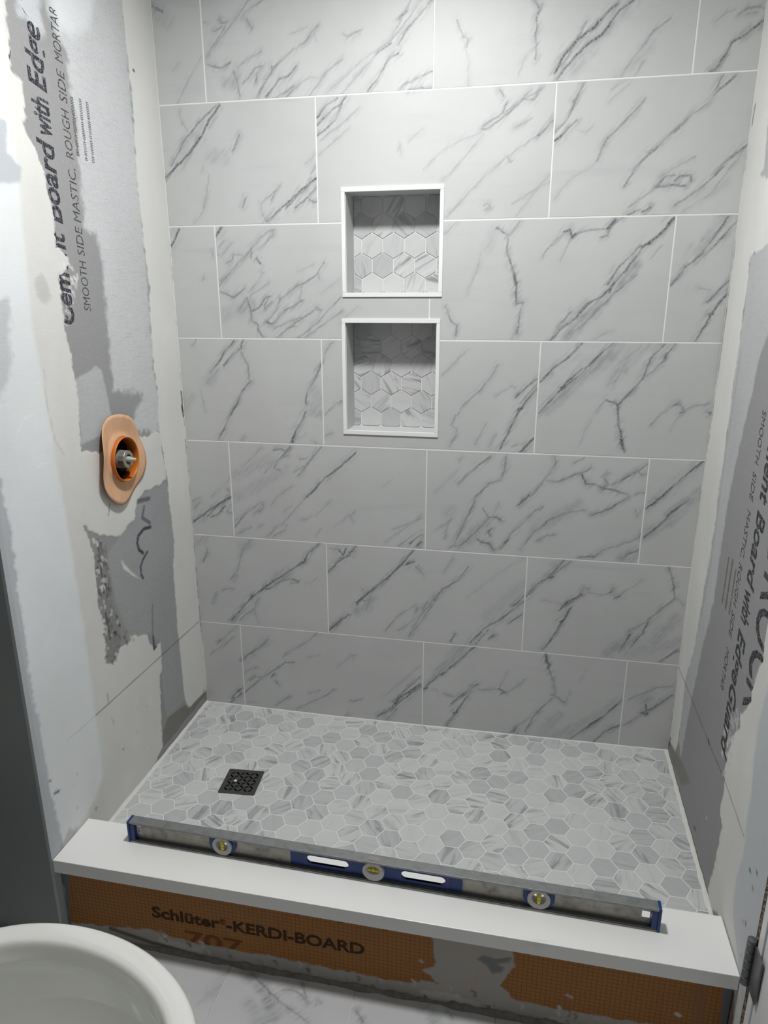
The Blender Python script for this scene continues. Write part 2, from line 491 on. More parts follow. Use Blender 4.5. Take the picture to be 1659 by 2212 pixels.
# veins of the bathroom floor tiles, (x, y) in mm
FVEINS=[
(1,0.8,[(326,-808),(367,-841),(397,-870),(418,-907)]),
(0,0.7,[(326,-808),(364,-833),(423,-868),(500,-901)]),
(1,0.6,[(359,-830),(392,-867),(423,-891)]),
(0,0.6,[(424,-841),(442,-837),(467,-844),(488,-863)]),
(0,0.6,[(459,-814),(480,-849),(490,-858)]),
(0,0.4,[(505,-859),(506,-848),(519,-856)]),
(1,0.6,[(362,-888),(397,-918),(414,-936)]),
(0,0.7,[(596,-856),(616,-877)]),
(1,0.6,[(747,-818),(764,-837)]),
(0,0.5,[(781,-807),(805,-832)]),
(1,0.4,[(266,-877),(281,-842)]),
(0,0.3,[(251,-911),(280,-866)])]
# trowelled layers and marks. P: r g b opacity ragged soft speckle height_mm outline; L: r g b opacity half_width line; (mm in the wall's own plane)
LAYERS_LEFT=[
('P',0.6,0.61,0.625,0.85,0.009,0.009,0.75,0.0,[(-397,2304),(-449,2055),(-402,2000),(-397,1922),(-397,1817),(-400,1726),(-406,1643),(-359,1638),(-355,1602),(-352,1519),(-360,1377),(-361,1310),(-364,1266),(-223,1243),(-268,1194),(-296,1154),(-154,1123),(-144,1233),(-153,1311),(-147,1436),(-142,1580),(-148,1751),(-141,1905),(-145,2090),(-112,2436)]),
('P',0.7,0.72,0.73,0.85,0.006,0.02,0.3,0.9,[(-387,2308),(-432,2079),(-412,2043),(-364,2041),(-296,2081),(-265,2146),(-216,2388)]),
('P',0.62,0.64,0.68,0.7,0.012,0.012,0.5,0.5,[(-551,2092),(-546,2024),(-501,2010),(-474,2022),(-477,2055),(-470,2122)]),
('P',0.48,0.49,0.5,0.9,0.003,0.002,0.6,0.0,[(-509,1309),(-426,1332),(-402,1320),(-386,1246),(-382,1204),(-426,1167),(-517,1157),(-513,1246)]),
('P',0.36,0.37,0.38,0.8,0.004,0.004,0.6,0.0,[(-303,968),(-137,978),(-135,911),(-129,781),(-154,577),(-149,252),(-264,259),(-279,350),(-260,515),(-326,575),(-411,592),(-456,729),(-472,863),(-403,893)]),
('P',0.25,0.24,0.235,0.7,0.008,0.004,1.0,0.0,[(-516,903),(-471,888),(-466,733),(-451,619),(-489,564),(-526,591),(-520,705),(-534,775)]),
('P',0.69,0.69,0.67,0.97,0.0035,0.0015,0.05,0.0,[(-112,2436),(-144,2188),(-142,2070),(-136,1990),(-147,1828),(-148,1751),(-146,1661),(-142,1580),(-134,1521),(-143,1496),(-147,1436),(-153,1311),(-144,1233),(-155,1116),(-143,1032),(-137,978),(-135,911),(-129,781),(-147,714),(-154,577),(-153,376),(-149,252),(-127,208),(0,202),(4,359),(-6,465),(0,1073),(6,1993),(53,2513)]),
('P',0.67,0.67,0.65,0.97,0.006,0.001,0.08,1.2,[(-877,2081),(-544,2235),(-579,2036),(-581,1987),(-582,1954),(-586,1917),(-563,1901),(-564,1864),(-567,1819),(-550,1774),(-529,1741),(-529,1707),(-519,1671),(-517,1636),(-523,1594),(-478,1575),(-480,1561),(-523,1536),(-523,1512),(-522,1468),(-523,1424),(-522,1404),(-515,1367),(-512,1324),(-512,1306),(-513,1246),(-516,1199),(-520,1144),(-421,1122),(-288,1133),(-154,1123),(-137,978),(-269,981),(-303,968),(-332,917),(-403,893),(-491,919),(-547,965),(-523,898),(-530,833),(-531,750),(-518,715),(-511,656),(-526,591),(-489,564),(-461,593),(-411,592),(-393,598),(-326,575),(-299,510),(-260,515),(-271,423),(-284,415),(-301,229),(-299,192),(-372,157),(-605,139),(-692,170),(-944,40),(-1270,418)]),
('P',0.66,0.66,0.64,0.95,0.002,0.001,0.05,0.9,[(-410,829),(-397,807),(-370,779),(-332,743),(-372,770),(-407,803)]),
('P',0.74,0.77,0.79,0.75,0.004,0.008,0.05,0.0,[(-877,2081),(-578,2219),(-609,1910),(-615,1705),(-627,1528),(-630,1420),(-623,1305),(-620,1230),(-613,1081),(-604,906),(-598,753),(-595,521),(-600,303),(-643,264),(-846,203),(-1251,496)]),
('P',0.45,0.475,0.5,0.9,0.006,0.002,0.1,0.3,[(-1077,1235),(-831,1182),(-792,1135),(-786,1026),(-793,880),(-796,725),(-792,556),(-792,423),(-783,323),(-773,228),(-751,112),(-808,-119),(-1270,418)]),
('P',0.48,0.51,0.54,0.9,0.004,0.003,0.1,0.0,[(-716,1806),(-627,1817),(-636,1760),(-601,1737),(-610,1712),(-743,1682)]),
('P',0.46,0.47,0.48,0.6,0.01,0.008,1.0,0.0,[(-786,1490),(-700,1482),(-708,1384),(-725,1321),(-756,1295),(-829,1297)]),
('P',0.42,0.42,0.41,0.5,0.008,0.006,0.9,0.0,[(-603,1529),(-578,1544),(-556,1492),(-586,1473),(-601,1492)]),
('P',0.2,0.195,0.18,0.95,0.004,0.002,0.3,0.0,[(-307,224),(-264,259),(-149,235),(-127,211),(-25,204),(12,185),(-306,184)]),
('P',0.4,0.4,0.38,0.6,0.006,0.006,0.5,0.0,[(-791,244),(-748,261),(-725,241),(-739,219),(-775,217)]),
('L',0.06,0.06,0.07,0.9,0.0012,[(-13,466),(-287,472),(-594,478)]),
('L',0.2,0.2,0.2,0.4,0.001,[(-594,478),(-712,482)]),
('L',0.1,0.1,0.1,0.8,0.0011,[(-541,505),(-537,472)]),
('L',0.12,0.12,0.12,0.6,0.001,[(-534,434),(-528,407)]),
('L',0.01,0.01,0.01,1.0,0.0022,[(-7,1223),(-4,1186)]),
('L',0.01,0.01,0.01,1.0,0.003,[(-8,1181),(-5,1147)]),
('L',0.05,0.05,0.05,0.7,0.0016,[(-3,1075),(-3,1034)]),
('L',0.05,0.05,0.05,0.7,0.0014,[(-20,214),(-15,175)]),
('L',0.12,0.12,0.12,0.8,0.0015,[(-435,988),(-444,963)]),
('L',0.1,0.1,0.1,0.8,0.003,[(-778,386),(-764,381)]),
('L',0.03,0.03,0.03,1.0,0.0022,[(-119,2045),(-115,2044)]),
('L',0.05,0.05,0.05,0.7,0.0016,[(-500,916),(-486,878)]),
('L',0.04,0.04,0.05,0.8,0.0022,[(-502,898),(-500,855),(-499,811)]),
('L',0.04,0.04,0.05,0.7,0.002,[(-490,815),(-489,756)]),
('L',0.04,0.04,0.05,0.8,0.0028,[(-505,718),(-499,643)]),
('L',0.85,0.86,0.86,0.9,0.001,[(-729,1213),(-700,1247),(-670,1252)]),
('L',0.85,0.86,0.86,0.8,0.001,[(-679,1139),(-632,1144)]),
('L',0.4,0.4,0.38,0.6,0.0012,[(-616,1339),(-620,1260),(-610,1186),(-586,1145)]),
('L',0.03,0.03,0.04,0.95,0.0042,[(-251,870),(-287,876),(-320,865),(-327,848),(-323,827),(-304,810)]),
('L',0.03,0.03,0.04,0.9,0.0034,[(-282,806),(-308,792),(-323,778),(-325,754),(-317,740)]),
('L',0.06,0.06,0.08,0.7,0.005,[(-275,936),(-290,909),(-254,883)]),
('L',0.05,0.05,0.06,0.7,0.006,[(-303,960),(-245,952)]),
('L',0.1,0.1,0.12,0.5,0.0035,[(-284,644),(-297,563),(-299,510)]),
('L',0.05,0.05,0.06,0.9,0.003,[(-296,550),(-298,511),(-285,513)])]
LAYERS_RIGHT=[
('P',0.52,0.53,0.535,0.85,0.005,0.004,0.6,0.0,[(-388,1628),(-158,1579),(-167,1483),(-168,1371),(-165,1292),(-170,1173),(-171,1048),(-177,920),(-165,779),(-154,656),(-143,576),(-99,471),(-115,285),(-163,256),(-193,478),(-225,643),(-262,775),(-261,927),(-264,1031),(-287,1156),(-319,1273),(-344,1371),(-375,1417),(-477,1555)]),
('P',0.7,0.7,0.68,0.97,0.004,0.0015,0.05,0.5,[(-282,2250),(26,2247),(2,1990),(-1,1688),(-8,1382),(-2,1076),(3,768),(0,459),(-9,212),(-93,229),(-115,285),(-99,471),(-143,576),(-154,656),(-165,779),(-177,920),(-171,1048),(-170,1173),(-165,1292),(-168,1371),(-167,1483),(-158,1579),(-397,1610),(-652,1752),(-570,2111)]),
('P',0.4,0.41,0.42,0.85,0.004,0.003,0.6,0.0,[(-147,1862),(-152,1820),(-167,1758),(-135,1752),(-352,1698),(-374,1815)]),
('P',0.68,0.68,0.66,0.97,0.008,0.001,0.08,1.3,[(-647,893),(-643,857),(-648,823),(-629,783),(-625,743),(-636,715),(-606,690),(-575,662),(-584,633),(-560,601),(-552,560),(-538,505),(-554,448),(-557,398),(-585,379),(-572,304),(-571,244),(-548,187),(-582,154),(-674,217),(-801,164),(-869,-54),(-1304,604),(-981,1339),(-742,1068)]),
('P',0.5,0.52,0.55,0.85,0.005,0.006,0.08,0.0,[(-740,1025),(-687,710),(-702,616),(-715,501),(-724,423),(-709,360),(-733,285),(-776,254),(-820,223),(-898,112),(-1285,648),(-1063,1153)]),
('P',0.22,0.21,0.195,0.8,0.004,0.006,0.2,0.0,[(9,201),(-44,220),(-163,256),(-294,278),(-210,207),(-76,186)]),
('L',0.05,0.05,0.05,0.9,0.0011,[(-1,457),(-349,467),(-391,466),(-562,477),(-713,469)]),
('L',0.02,0.02,0.02,1.0,0.003,[(-388,470),(-400,468)]),
('L',0.01,0.01,0.01,1.0,0.002,[(-17,1919),(-13,1877)]),
('L',0.01,0.01,0.01,1.0,0.003,[(-21,230),(-13,194)]),
('L',0.02,0.02,0.02,0.9,0.0025,[(-383,213),(-395,213)]),
('L',0.9,0.9,0.9,0.9,0.0015,[(-465,309),(-469,310)]),
('L',0.3,0.32,0.35,0.4,0.005,[(-189,1370),(-192,1275),(-182,1152),(-187,979),(-190,846),(-170,697)])]
LAYERS_CURB=[
('P',0.4,0.385,0.35,0.96,0.004,0.001,0.2,1.5,[(-254,16),(88,56),(192,38),(266,41),(325,39),(408,44),(431,41),(546,40),(583,42),(653,39),(707,39),(729,57),(765,53),(743,79),(732,83),(754,96),(760,110),(755,145),(750,176),(747,220),(917,220),(919,176),(927,143),(909,102),(901,82),(916,67),(923,51),(1021,45),(1097,46),(1158,49),(1222,50),(1304,-38),(1335,-304),(-369,-686)]),
('P',0.56,0.55,0.52,0.8,0.006,0.003,0.1,0.5,[(104,40),(168,29),(215,28),(202,8),(142,1),(95,13)]),
('P',0.58,0.57,0.54,0.8,0.006,0.003,0.1,0.5,[(725,27),(781,36),(862,22),(863,5),(782,9),(736,11)]),
('P',0.56,0.55,0.52,0.7,0.008,0.003,0.1,0.5,[(1000,16),(1076,23),(1161,19),(1117,-11),(1021,-2)]),
('P',0.15,0.155,0.165,0.95,0.004,0.002,0.2,0.5,[(850,142),(861,156),(884,150),(918,160),(915,149),(887,136),(904,131),(899,118),(881,110),(871,130)]),
('P',0.45,0.33,0.27,0.5,0.006,0.006,0.1,0.0,[(773,166),(856,172),(859,162),(778,157)]),
('P',0.47,0.34,0.28,0.5,0.006,0.006,0.1,0.0,[(849,117),(860,119),(857,67),(833,59)]),
('P',0.13,0.15,0.165,0.95,0.003,0.002,0.3,0.3,[(-188,190),(-114,190),(-127,92),(-134,19),(-217,2)]),
('P',0.42,0.44,0.46,0.7,0.004,0.002,0.2,0.3,[(-148,163),(-134,132),(-138,47),(-156,29),(-165,112)]),
('P',0.12,0.14,0.155,0.95,0.003,0.002,0.2,0.3,[(1331,182),(1371,191),(1398,-12),(1344,-27)]),
('P',0.2,0.06,0.015,0.6,0.001,0.002,0.05,0.0,[(1277,181),(1305,182),(1315,17),(1286,15)]),
('L',0.06,0.055,0.05,0.9,0.005,[(-24,36),(84,16),(282,-8),(441,-10),(583,-3)]),
('L',0.06,0.055,0.05,0.9,0.005,[(615,-8),(772,-7),(896,-10),(1117,-13),(1302,-19)]),
('L',0.6,0.58,0.54,0.9,0.003,[(1024,51),(1026,46)]),
('L',0.6,0.58,0.54,0.9,0.004,[(1255,89),(1260,86)]),
('L',0.5,0.48,0.44,0.8,0.003,[(727,108),(731,105)]),
('L',0.5,0.48,0.44,0.7,0.003,[(1038,86),(1048,82)])]


# small broken flakes of plaster and scraped flecks (same units as the layers)
def flecks(layers, outline, n, seed, cols, size=(3, 9)):
    r = random.Random(seed); ys = [p[0] for p in outline]; zs = [p[1] for p in outline]; k = 0
    while k < n:
        y, z = r.uniform(min(ys), max(ys)), r.uniform(min(zs), max(zs)); ins = False
        for (ay, az), (by, bz) in zip(outline, outline[1:]+outline[:1]):
            if (az > z) != (bz > z) and y < (by-ay)*(z-az)/(bz-az)+ay: ins = not ins
        if not ins: continue
        a = r.uniform(.6, 2.4); L = r.uniform(*size); c = r.choice(cols)
        layers.append(('L', c[0], c[1], c[2], r.uniform(.6, .95), r.uniform(.0011, .0034), [(y, z), (y+L*math.cos(a)*.7, z+L*math.sin(a)), (y+L*math.cos(a+.8), z+L*1.4*math.sin(a+.5))])); k += 1
flecks(LAYERS_LEFT, [(-518,916),(-466,892),(-464,732),(-441,628),(-393,647),(-381,587),(-459,582),(-486,556),(-531,586),(-520,705),(-538,777)], 95, 3, [(.05,.05,.055),(.1,.1,.1),(.62,.62,.6),(.7,.7,.69),(.2,.19,.18)])
flecks(LAYERS_LEFT, [(-511,1571),(-474,1587),(-455,1534),(-489,1432),(-518,1418),(-526,1512)], 40, 4, [(.68,.68,.67),(.74,.74,.73),(.6,.6,.59)])
flecks(LAYERS_LEFT, [(-520,1541),(-490,1542),(-496,1432),(-522,1421)], 22, 6, [(.06,.06,.065),(.15,.15,.15),(.3,.3,.3)], (3, 6))
flecks(LAYERS_LEFT, [(-843,512),(-519,408),(-325,408),(-320,216),(-583,195),(-795,288)], 30, 8, [(.06,.06,.065),(.15,.15,.15),(.3,.3,.3)][2:]+[(.68,.68,.67),(.74,.74,.73),(.6,.6,.59)], (2, 5))
flecks(LAYERS_RIGHT, [(-482,596),(-578,663),(-586,635),(-569,544),(-539,451),(-498,493)], 60, 5, [(.68,.68,.67),(.74,.74,.73),(.6,.6,.59)], (4, 12))
flecks(LAYERS_RIGHT, [(-733,382),(-803,491),(-853,350),(-809,244)], 6, 9, [(.06,.06,.065),(.15,.15,.15),(.3,.3,.3)], (2, 5))
flecks(LAYERS_CURB, [(87,50),(398,32),(751,41),(1112,40),(1249,44),(1256,-13),(895,-5),(441,1),(84,17)], 50, 12, [(.5,.49,.46),(.3,.29,.27),(.58,.57,.54),(.12,.115,.11)], (4, 14))


# ------------------------------------------------------------------ measures (metres)
XL, XR = -0.1395, 1.366
XRF = 1.352                      # right wall at its front end
YF = -0.82                       # front edge of the left wall
YG = -0.853                      # end of the right wall at the door
TW, TH, DX = 0.6112, 0.3064, 0.3025
ZJ = 1.993                       # first course joint
CEIL = 2.44
CAPZ, CAPT = 0.2335, 0.035
XROOM, YROOM = -0.66, -2.75

# ------------------------------------------------------------------ helpers
def sset(o, label=None, cat=None, group=None, kind=None):
    if label: o['label'] = label
    if cat: o['category'] = cat
    if group: o['group'] = group
    if kind: o['kind'] = kind
    return o
def empty(name, loc=(0, 0, 0), rz=0.0):
    o = bpy.data.objects.new(name, None); COL.objects.link(o)
    o.location = loc; o.rotation_euler = (0, 0, rz); o.empty_display_size = 0.05
    return o
def mesh_data(name, verts, faces, smooth=False):
    me = bpy.data.meshes.new(name); me.from_pydata([tuple(v) for v in verts], [], faces)
    if smooth:
        me.polygons.foreach_set('use_smooth', [True]*len(me.polygons))
    me.update(); return me
def link(name, me, mat, parent=None, loc=None):
    o = bpy.data.objects.new(name, me); COL.objects.link(o)
    if mat and not me.materials: me.materials.append(mat)
    if parent: o.parent = parent
    if loc: o.location = loc
    return o
def obj(name, verts, faces, mat, parent=None, smooth=False, off=None):
    if off is not None: verts = [(v[0]-off[0], v[1]-off[1], v[2]-off[2]) for v in verts]
    return link(name, mesh_data(name, verts, faces, smooth), mat, parent)
def fixn(me, bevel=0.0, seg=2, ang=30):
    bm = bmesh.new(); bm.from_mesh(me)
    bmesh.ops.remove_doubles(bm, verts=bm.verts, dist=1e-6)
    bmesh.ops.recalc_face_normals(bm, faces=bm.faces)
    if bevel > 0:
        es = [e for e in bm.edges if len(e.link_faces) == 2 and e.calc_face_angle(0) > math.radians(ang)]
        bmesh.ops.bevel(bm, geom=es, offset=bevel, segments=seg, affect='EDGES', profile=0.6, clamp_overlap=True)
    bm.to_mesh(me); bm.free(); me.update()
def box(name, a, b, mat, parent=None, bevel=0.0, off=None, seg=2):
    x0, y0, z0 = a; x1, y1, z1 = b
    v = [(x0,y0,z0),(x1,y0,z0),(x1,y1,z0),(x0,y1,z0),(x0,y0,z1),(x1,y0,z1),(x1,y1,z1),(x0,y1,z1)]
    f = [(0,3,2,1),(4,5,6,7),(0,1,5,4),(1,2,6,5),(2,3,7,6),(3,0,4,7)]
    o = obj(name, v, f, mat, parent, off=off)
    if bevel: fixn(o.data, bevel, seg)
    return o
def lathe(profile, n=32, axis='z', closed=False):
    """profile: [(r, h)]; returns verts, faces around the axis"""
    v, f = [], []
    for r, h in profile:
        for i in range(n):
            a = 2*PI*i/n; p = (r*math.cos(a), r*math.sin(a), h)
            if axis == 'x': p = (h, p[0], p[1])
            if axis == 'y': p = (p[0], h, p[1])
            v.append(p)
    m = len(profile)
    for j in range(m-1):
        for i in range(n):
            f.append((j*n+i, j*n+(i+1) % n, (j+1)*n+(i+1) % n, (j+1)*n+i))
    if closed:
        f.append(tuple(range(n))[::-1]); f.append(tuple(range((m-1)*n, m*n)))
    return v, f
def curve_mesh(cu):
    o = bpy.data.objects.new('tmp', cu); COL.objects.link(o)
    dg = bpy.context.evaluated_depsgraph_get(); dg.update()
    me = bpy.data.meshes.new_from_object(o.evaluated_get(dg))
    bpy.data.objects.remove(o); bpy.data.curves.remove(cu)
    return me
def flat_shape(loops, depth):
    """closed 2-D outlines (first outer, others holes) -> (verts, faces), extruded +-depth/2 in z"""
    cu = bpy.data.curves.new('tmpc', 'CURVE'); cu.dimensions = '2D'; cu.fill_mode = 'BOTH'; cu.extrude = depth/2
    for lp in loops:
        sp = cu.splines.new('POLY'); sp.points.add(len(lp)-1)
        for q, (x, y) in zip(sp.points, lp): q.co = (x, y, 0, 1)
        sp.use_cyclic_u = True
    me = curve_mesh(cu)
    v = [tuple(x.co) for x in me.vertices]; f = [tuple(q.vertices) for q in me.polygons]
    bpy.data.meshes.remove(me)
    return v, f
def ring(cx, cy, rx, ry, n=24, a0=0, a1=2*PI):
    return [(cx+rx*math.cos(a0+(a1-a0)*i/n), cy+ry*math.sin(a0+(a1-a0)*i/n)) for i in range(n)]
def rrect(x0, y0, x1, y1, r, n=5):
    p = []
    for cx, cy, a in ((x1-r, y1-r, 0), (x0+r, y1-r, PI/2), (x0+r, y0+r, PI), (x1-r, y0+r, 1.5*PI)):
        for i in range(n+1):
            t = a+PI/2*i/n; p.append((cx+r*math.cos(t), cy+r*math.sin(t)))
    return p
_TX = {}
def text_geo(body, shear=0.0, bold=0.0):
    k = (body, shear, bold)
    if k not in _TX:
        cu = bpy.data.curves.new('tmpt', 'FONT'); cu.body = body; cu.shear = shear; cu.offset = bold
        cu.size = 1.0; cu.resolution_u = 3; cu.fill_mode = 'FRONT'
        me = curve_mesh(cu)
        _TX[k] = ([tuple(v.co) for v in me.vertices], [tuple(q.vertices) for q in me.polygons]); bpy.data.meshes.remove(me)
    return _TX[k]
CAPH = max(v[1] for v in text_geo('H')[0])
def lettering(name, body, mat, parent, origin, du, dv, length, cap, shear=0.0, bold=0.0, lift=(0, 0, 0)):
    v, f = text_geo(body, shear, bold)
    x0 = min(q[0] for q in v); x1 = max(q[0] for q in v)
    O = Vector(origin); U = Vector(du)*length/(x1-x0); V = Vector(dv)*cap/CAPH
    L = Vector(lift)
    vv = [O+U*(q[0]-x0)+V*q[1]+L for q in v]
    return obj(name, vv, f, mat, parent)

# numpy value noise
def _h(ix, iy, seed):
    n = (ix.astype(np.int64)*374761393 + iy.astype(np.int64)*668265263 + seed*1442695041) & 0x7fffffff
    n = ((n ^ (n >> 13))*1274126177) & 0x7fffffff
    n = ((n ^ (n >> 16))*2246822519) & 0x7fffffff
    return (n ^ (n >> 15)) % 65536/65535.0
def vnoise(x, y, seed=0):
    ix = np.floor(x); iy = np.floor(y); fx = x-ix; fy = y-iy
    fx = fx*fx*(3-2*fx); fy = fy*fy*(3-2*fy)
    a = _h(ix, iy, seed); b = _h(ix+1, iy, seed); c = _h(ix, iy+1, seed); d = _h(ix+1, iy+1, seed)
    return (a*(1-fx)+b*fx)*(1-fy)+(c*(1-fx)+d*fx)*fy
def fbm(x, y, seed=0, oct=3):
    s = 0; a = 0.5; t = 0
    for i in range(oct):
        s = s+a*vnoise(x*2**i, y*2**i, seed+i*17); t += a; a *= 0.5
    return s/t
def seg_dist(px, py, P):
    d2 = np.full(px.shape, 1e9)
    for (ax, ay), (bx, by) in zip(P[:-1], P[1:]):
        vx, vy = bx-ax, by-ay; L = vx*vx+vy*vy+1e-12
        t = np.clip(((px-ax)*vx+(py-ay)*vy)/L, 0, 1)
        d2 = np.minimum(d2, (px-ax-t*vx)**2+(py-ay-t*vy)**2)
    return np.sqrt(d2)
def poly_sd(px, py, P):
    """signed distance, positive inside"""
    d = seg_dist(px, py, P+[P[0]])
    ins = np.zeros(px.shape, bool)
    for (ax, ay), (bx, by) in zip(P, P[1:]+[P[0]]):
        c = ((ay > py) != (by > py)) & (px < (bx-ax)*(py-ay)/((by-ay) if by != ay else 1e-12)+ax)
        ins ^= c
    return np.where(ins, d, -d)
def sstep(a, b, x):
    t = np.clip((x-a)/(b-a), 0, 1); return t*t*(3-2*t)
def axis(a, b, step, extra=()):
    n = max(1, int(round((b-a)/step))); g = list(np.linspace(a, b, n+1))
    for e in extra:
        if a+1e-4 < e < b-1e-4:
            i = min(range(len(g)), key=lambda k: abs(g[k]-e))
            if 0 < i < len(g)-1: g[i] = e
            else: g.append(e); g.sort()
    return np.array(g)
def attr_color(me, name, arr):
    at = me.attributes.new(name, 'FLOAT_COLOR', 'POINT')
    at.data.foreach_set('color', np.ascontiguousarray(arr, dtype=np.float32).ravel())
def paint(u, v, layers, base, seed):
    """trowel the layers over a board: returns colour (N,3), speckle, height (m)"""
    col = np.tile(np.array(base, float), (len(u), 1)); sp = np.full(len(u), 0.35); hg = np.zeros(len(u))
    n1 = fbm(u*80, v*80, seed, 5)-0.5; n2 = fbm(u*22, v*22, seed+5, 3)-0.5
    for i, l in enumerate(layers):
        c = np.array(l[1:4]); op = l[4]; pts = [(a/1000, b/1000) for a, b in l[-1]]
        if l[0] == 'P':
            rag, soft, spk, ht = l[5:9]
            k = (i % 5)*0.37
            q = poly_sd(u, v, pts)+rag*(2.2*(n1*math.cos(k)+n2*math.sin(k+.6))*1.3)
            m = sstep(-soft-.0012, soft+.0012, q)
            tone = 1+0.16*(fbm(u*9, v*5, seed+31+i, 4)-0.5)
            m2 = (m*op)[:, None]
            col = col*(1-m2)+(c[None, :]*tone[:, None])*m2
            sp = sp*(1-m*op)+spk*m*op
            if ht > 0: hg = np.maximum(hg*(1-m), m*ht/1000*(0.8+0.5*n2))
        else:
            hw = l[5]
            d = seg_dist(u, v, pts)+0.0006*n1
            m = (1-sstep(hw*0.6, hw*1.3+.0016, d))*op*min(1, hw/.0017)
            col = col*(1-m[:, None])+c[None, :]*m[:, None]
    return col, sp, hg

# ------------------------------------------------------------------ materials
MATS = {}
class NT:
    def __init__(s, name, rough=0.5, spec=0.5, metal=0.0):
        s.m = bpy.data.materials.new(name); s.m.use_nodes = True; s.t = s.m.node_tree; s.N = s.t.nodes; s.L = s.t.links
        s.b = s.N['Principled BSDF']; s.b.inputs['Roughness'].default_value = rough
        s.b.inputs['Specular IOR Level'].default_value = spec; s.b.inputs['Metallic'].default_value = metal
        MATS[name] = s.m
    def n(s, typ, **kw):
        d = s.N.new(typ)
        for k, v in kw.items(): setattr(d, k, v)
        return d
    def put(s, sock, v):
        if isinstance(v, bpy.types.NodeSocket): s.L.new(v, sock)
        else:
            try: sock.default_value = v
            except Exception: sock.default_value = (v[0], v[1], v[2], 1) if len(v) == 3 else v
    def math(s, op, a, b=0.0, clamp=False):
        d = s.n('ShaderNodeMath', operation=op, use_clamp=clamp); s.put(d.inputs[0], a); s.put(d.inputs[1], b); return d.outputs[0]
    def mix(s, f, a, b):
        d = s.n('ShaderNodeMix', data_type='RGBA'); s.put(d.inputs[0], f); s.put(d.inputs[6], a); s.put(d.inputs[7], b); return d.outputs[2]
    def coord(s, out='Object', scale=(1, 1, 1), rot=(0, 0, 0), loc=(0, 0, 0)):
        tc = s.n('ShaderNodeTexCoord'); mp = s.n('ShaderNodeMapping')
        s.L.new(tc.outputs[out], mp.inputs[0]); mp.inputs['Scale'].default_value = scale; mp.inputs['Rotation'].default_value = rot; mp.inputs['Location'].default_value = loc
        return mp.outputs[0]
    def noise(s, vec, scale, detail=3.0, rough=0.55, dist=0.0):
        d = s.n('ShaderNodeTexNoise'); s.put(d.inputs['Vector'], vec); d.inputs['Scale'].default_value = scale
        d.inputs['Detail'].default_value = detail; d.inputs['Roughness'].default_value = rough; d.inputs['Distortion'].default_value = dist
        return d.outputs['Fac']
    def ramp(s, f, a, b, lo=0.0, hi=1.0):
        d = s.n('ShaderNodeMapRange', interpolation_type='SMOOTHSTEP'); s.put(d.inputs[0], f)
        for i, x in enumerate((a, b, lo, hi)): d.inputs[i+1].default_value = x
        return d.outputs[0]
    def attr(s, name):
        d = s.n('ShaderNodeAttribute', attribute_name=name); return d
    def sep(s, c):
        d = s.n('ShaderNodeSeparateColor'); s.put(d.inputs[0], c); return d.outputs
    def col(s, v): s.put(s.b.inputs['Base Color'], v)
    def bump(s, h, strength=0.2, dist=0.001):
        d = s.n('ShaderNodeBump'); d.inputs['Strength'].default_value = strength; d.inputs['Distance'].default_value = dist
        s.put(d.inputs['Height'], h); s.L.new(d.outputs[0], s.b.inputs['Normal'])
def plain(name, c, rough=0.5, spec=0.5, metal=0.0, var=0.06, scale=30.0):
    t = NT(name, rough, spec, metal); n = t.noise(t.coord(), scale, 4)
    lo = tuple(max(0, x*(1-var)) for x in c); hi = tuple(min(1, x*(1+var)) for x in c)
    t.col(t.mix(n, lo, hi)); return t.m

def mat_marble_wall(name, light, attr=True, rough=0.46):
    t = NT(name, rough, 0.3)
    P = t.coord()
    cloud = t.noise(P, 5.0, 3)
    base = t.mix(t.ramp(cloud, .3, .7), tuple(x*0.96 for x in light), tuple(min(1, x*1.02) for x in light))
    st = t.noise(t.coord(rot=(0, math.radians(-42), 0) if attr != 'floor' else (0, 0, math.radians(50)), scale=(1.2, 9, 9) if attr != 'floor' else (2, 9, 9)), 2.4, 6, .62, .3)
    base = t.mix(t.ramp(st, .53, .82, 0, .36), base, (.40, .41, .43))
    s = t.sep(t.attr('vein').outputs['Color'])
    n1 = t.noise(P, 210, 4, .65); n2 = t.noise(P, 60, 4, .6)
    sm = t.math('MULTIPLY', s[1], t.math('ADD', t.math('MULTIPLY', n2, 1.1), .35), True)
    base = t.mix(t.math('MULTIPLY', sm, .85, True), base, (.27, .28, .30))
    ln = t.math('MULTIPLY', s[0], t.ramp(n1, .30, .66, .28, 1.15), True)
    base = t.mix(t.math('MULTIPLY', ln, .92), base, (.075, .08, .088))
    t.col(base); return t.m
mat_marble_wall('marble_wall', (.545, .555, .555))
mat_marble_wall('marble_floor', (.58, .585, .60), 'floor', .3)

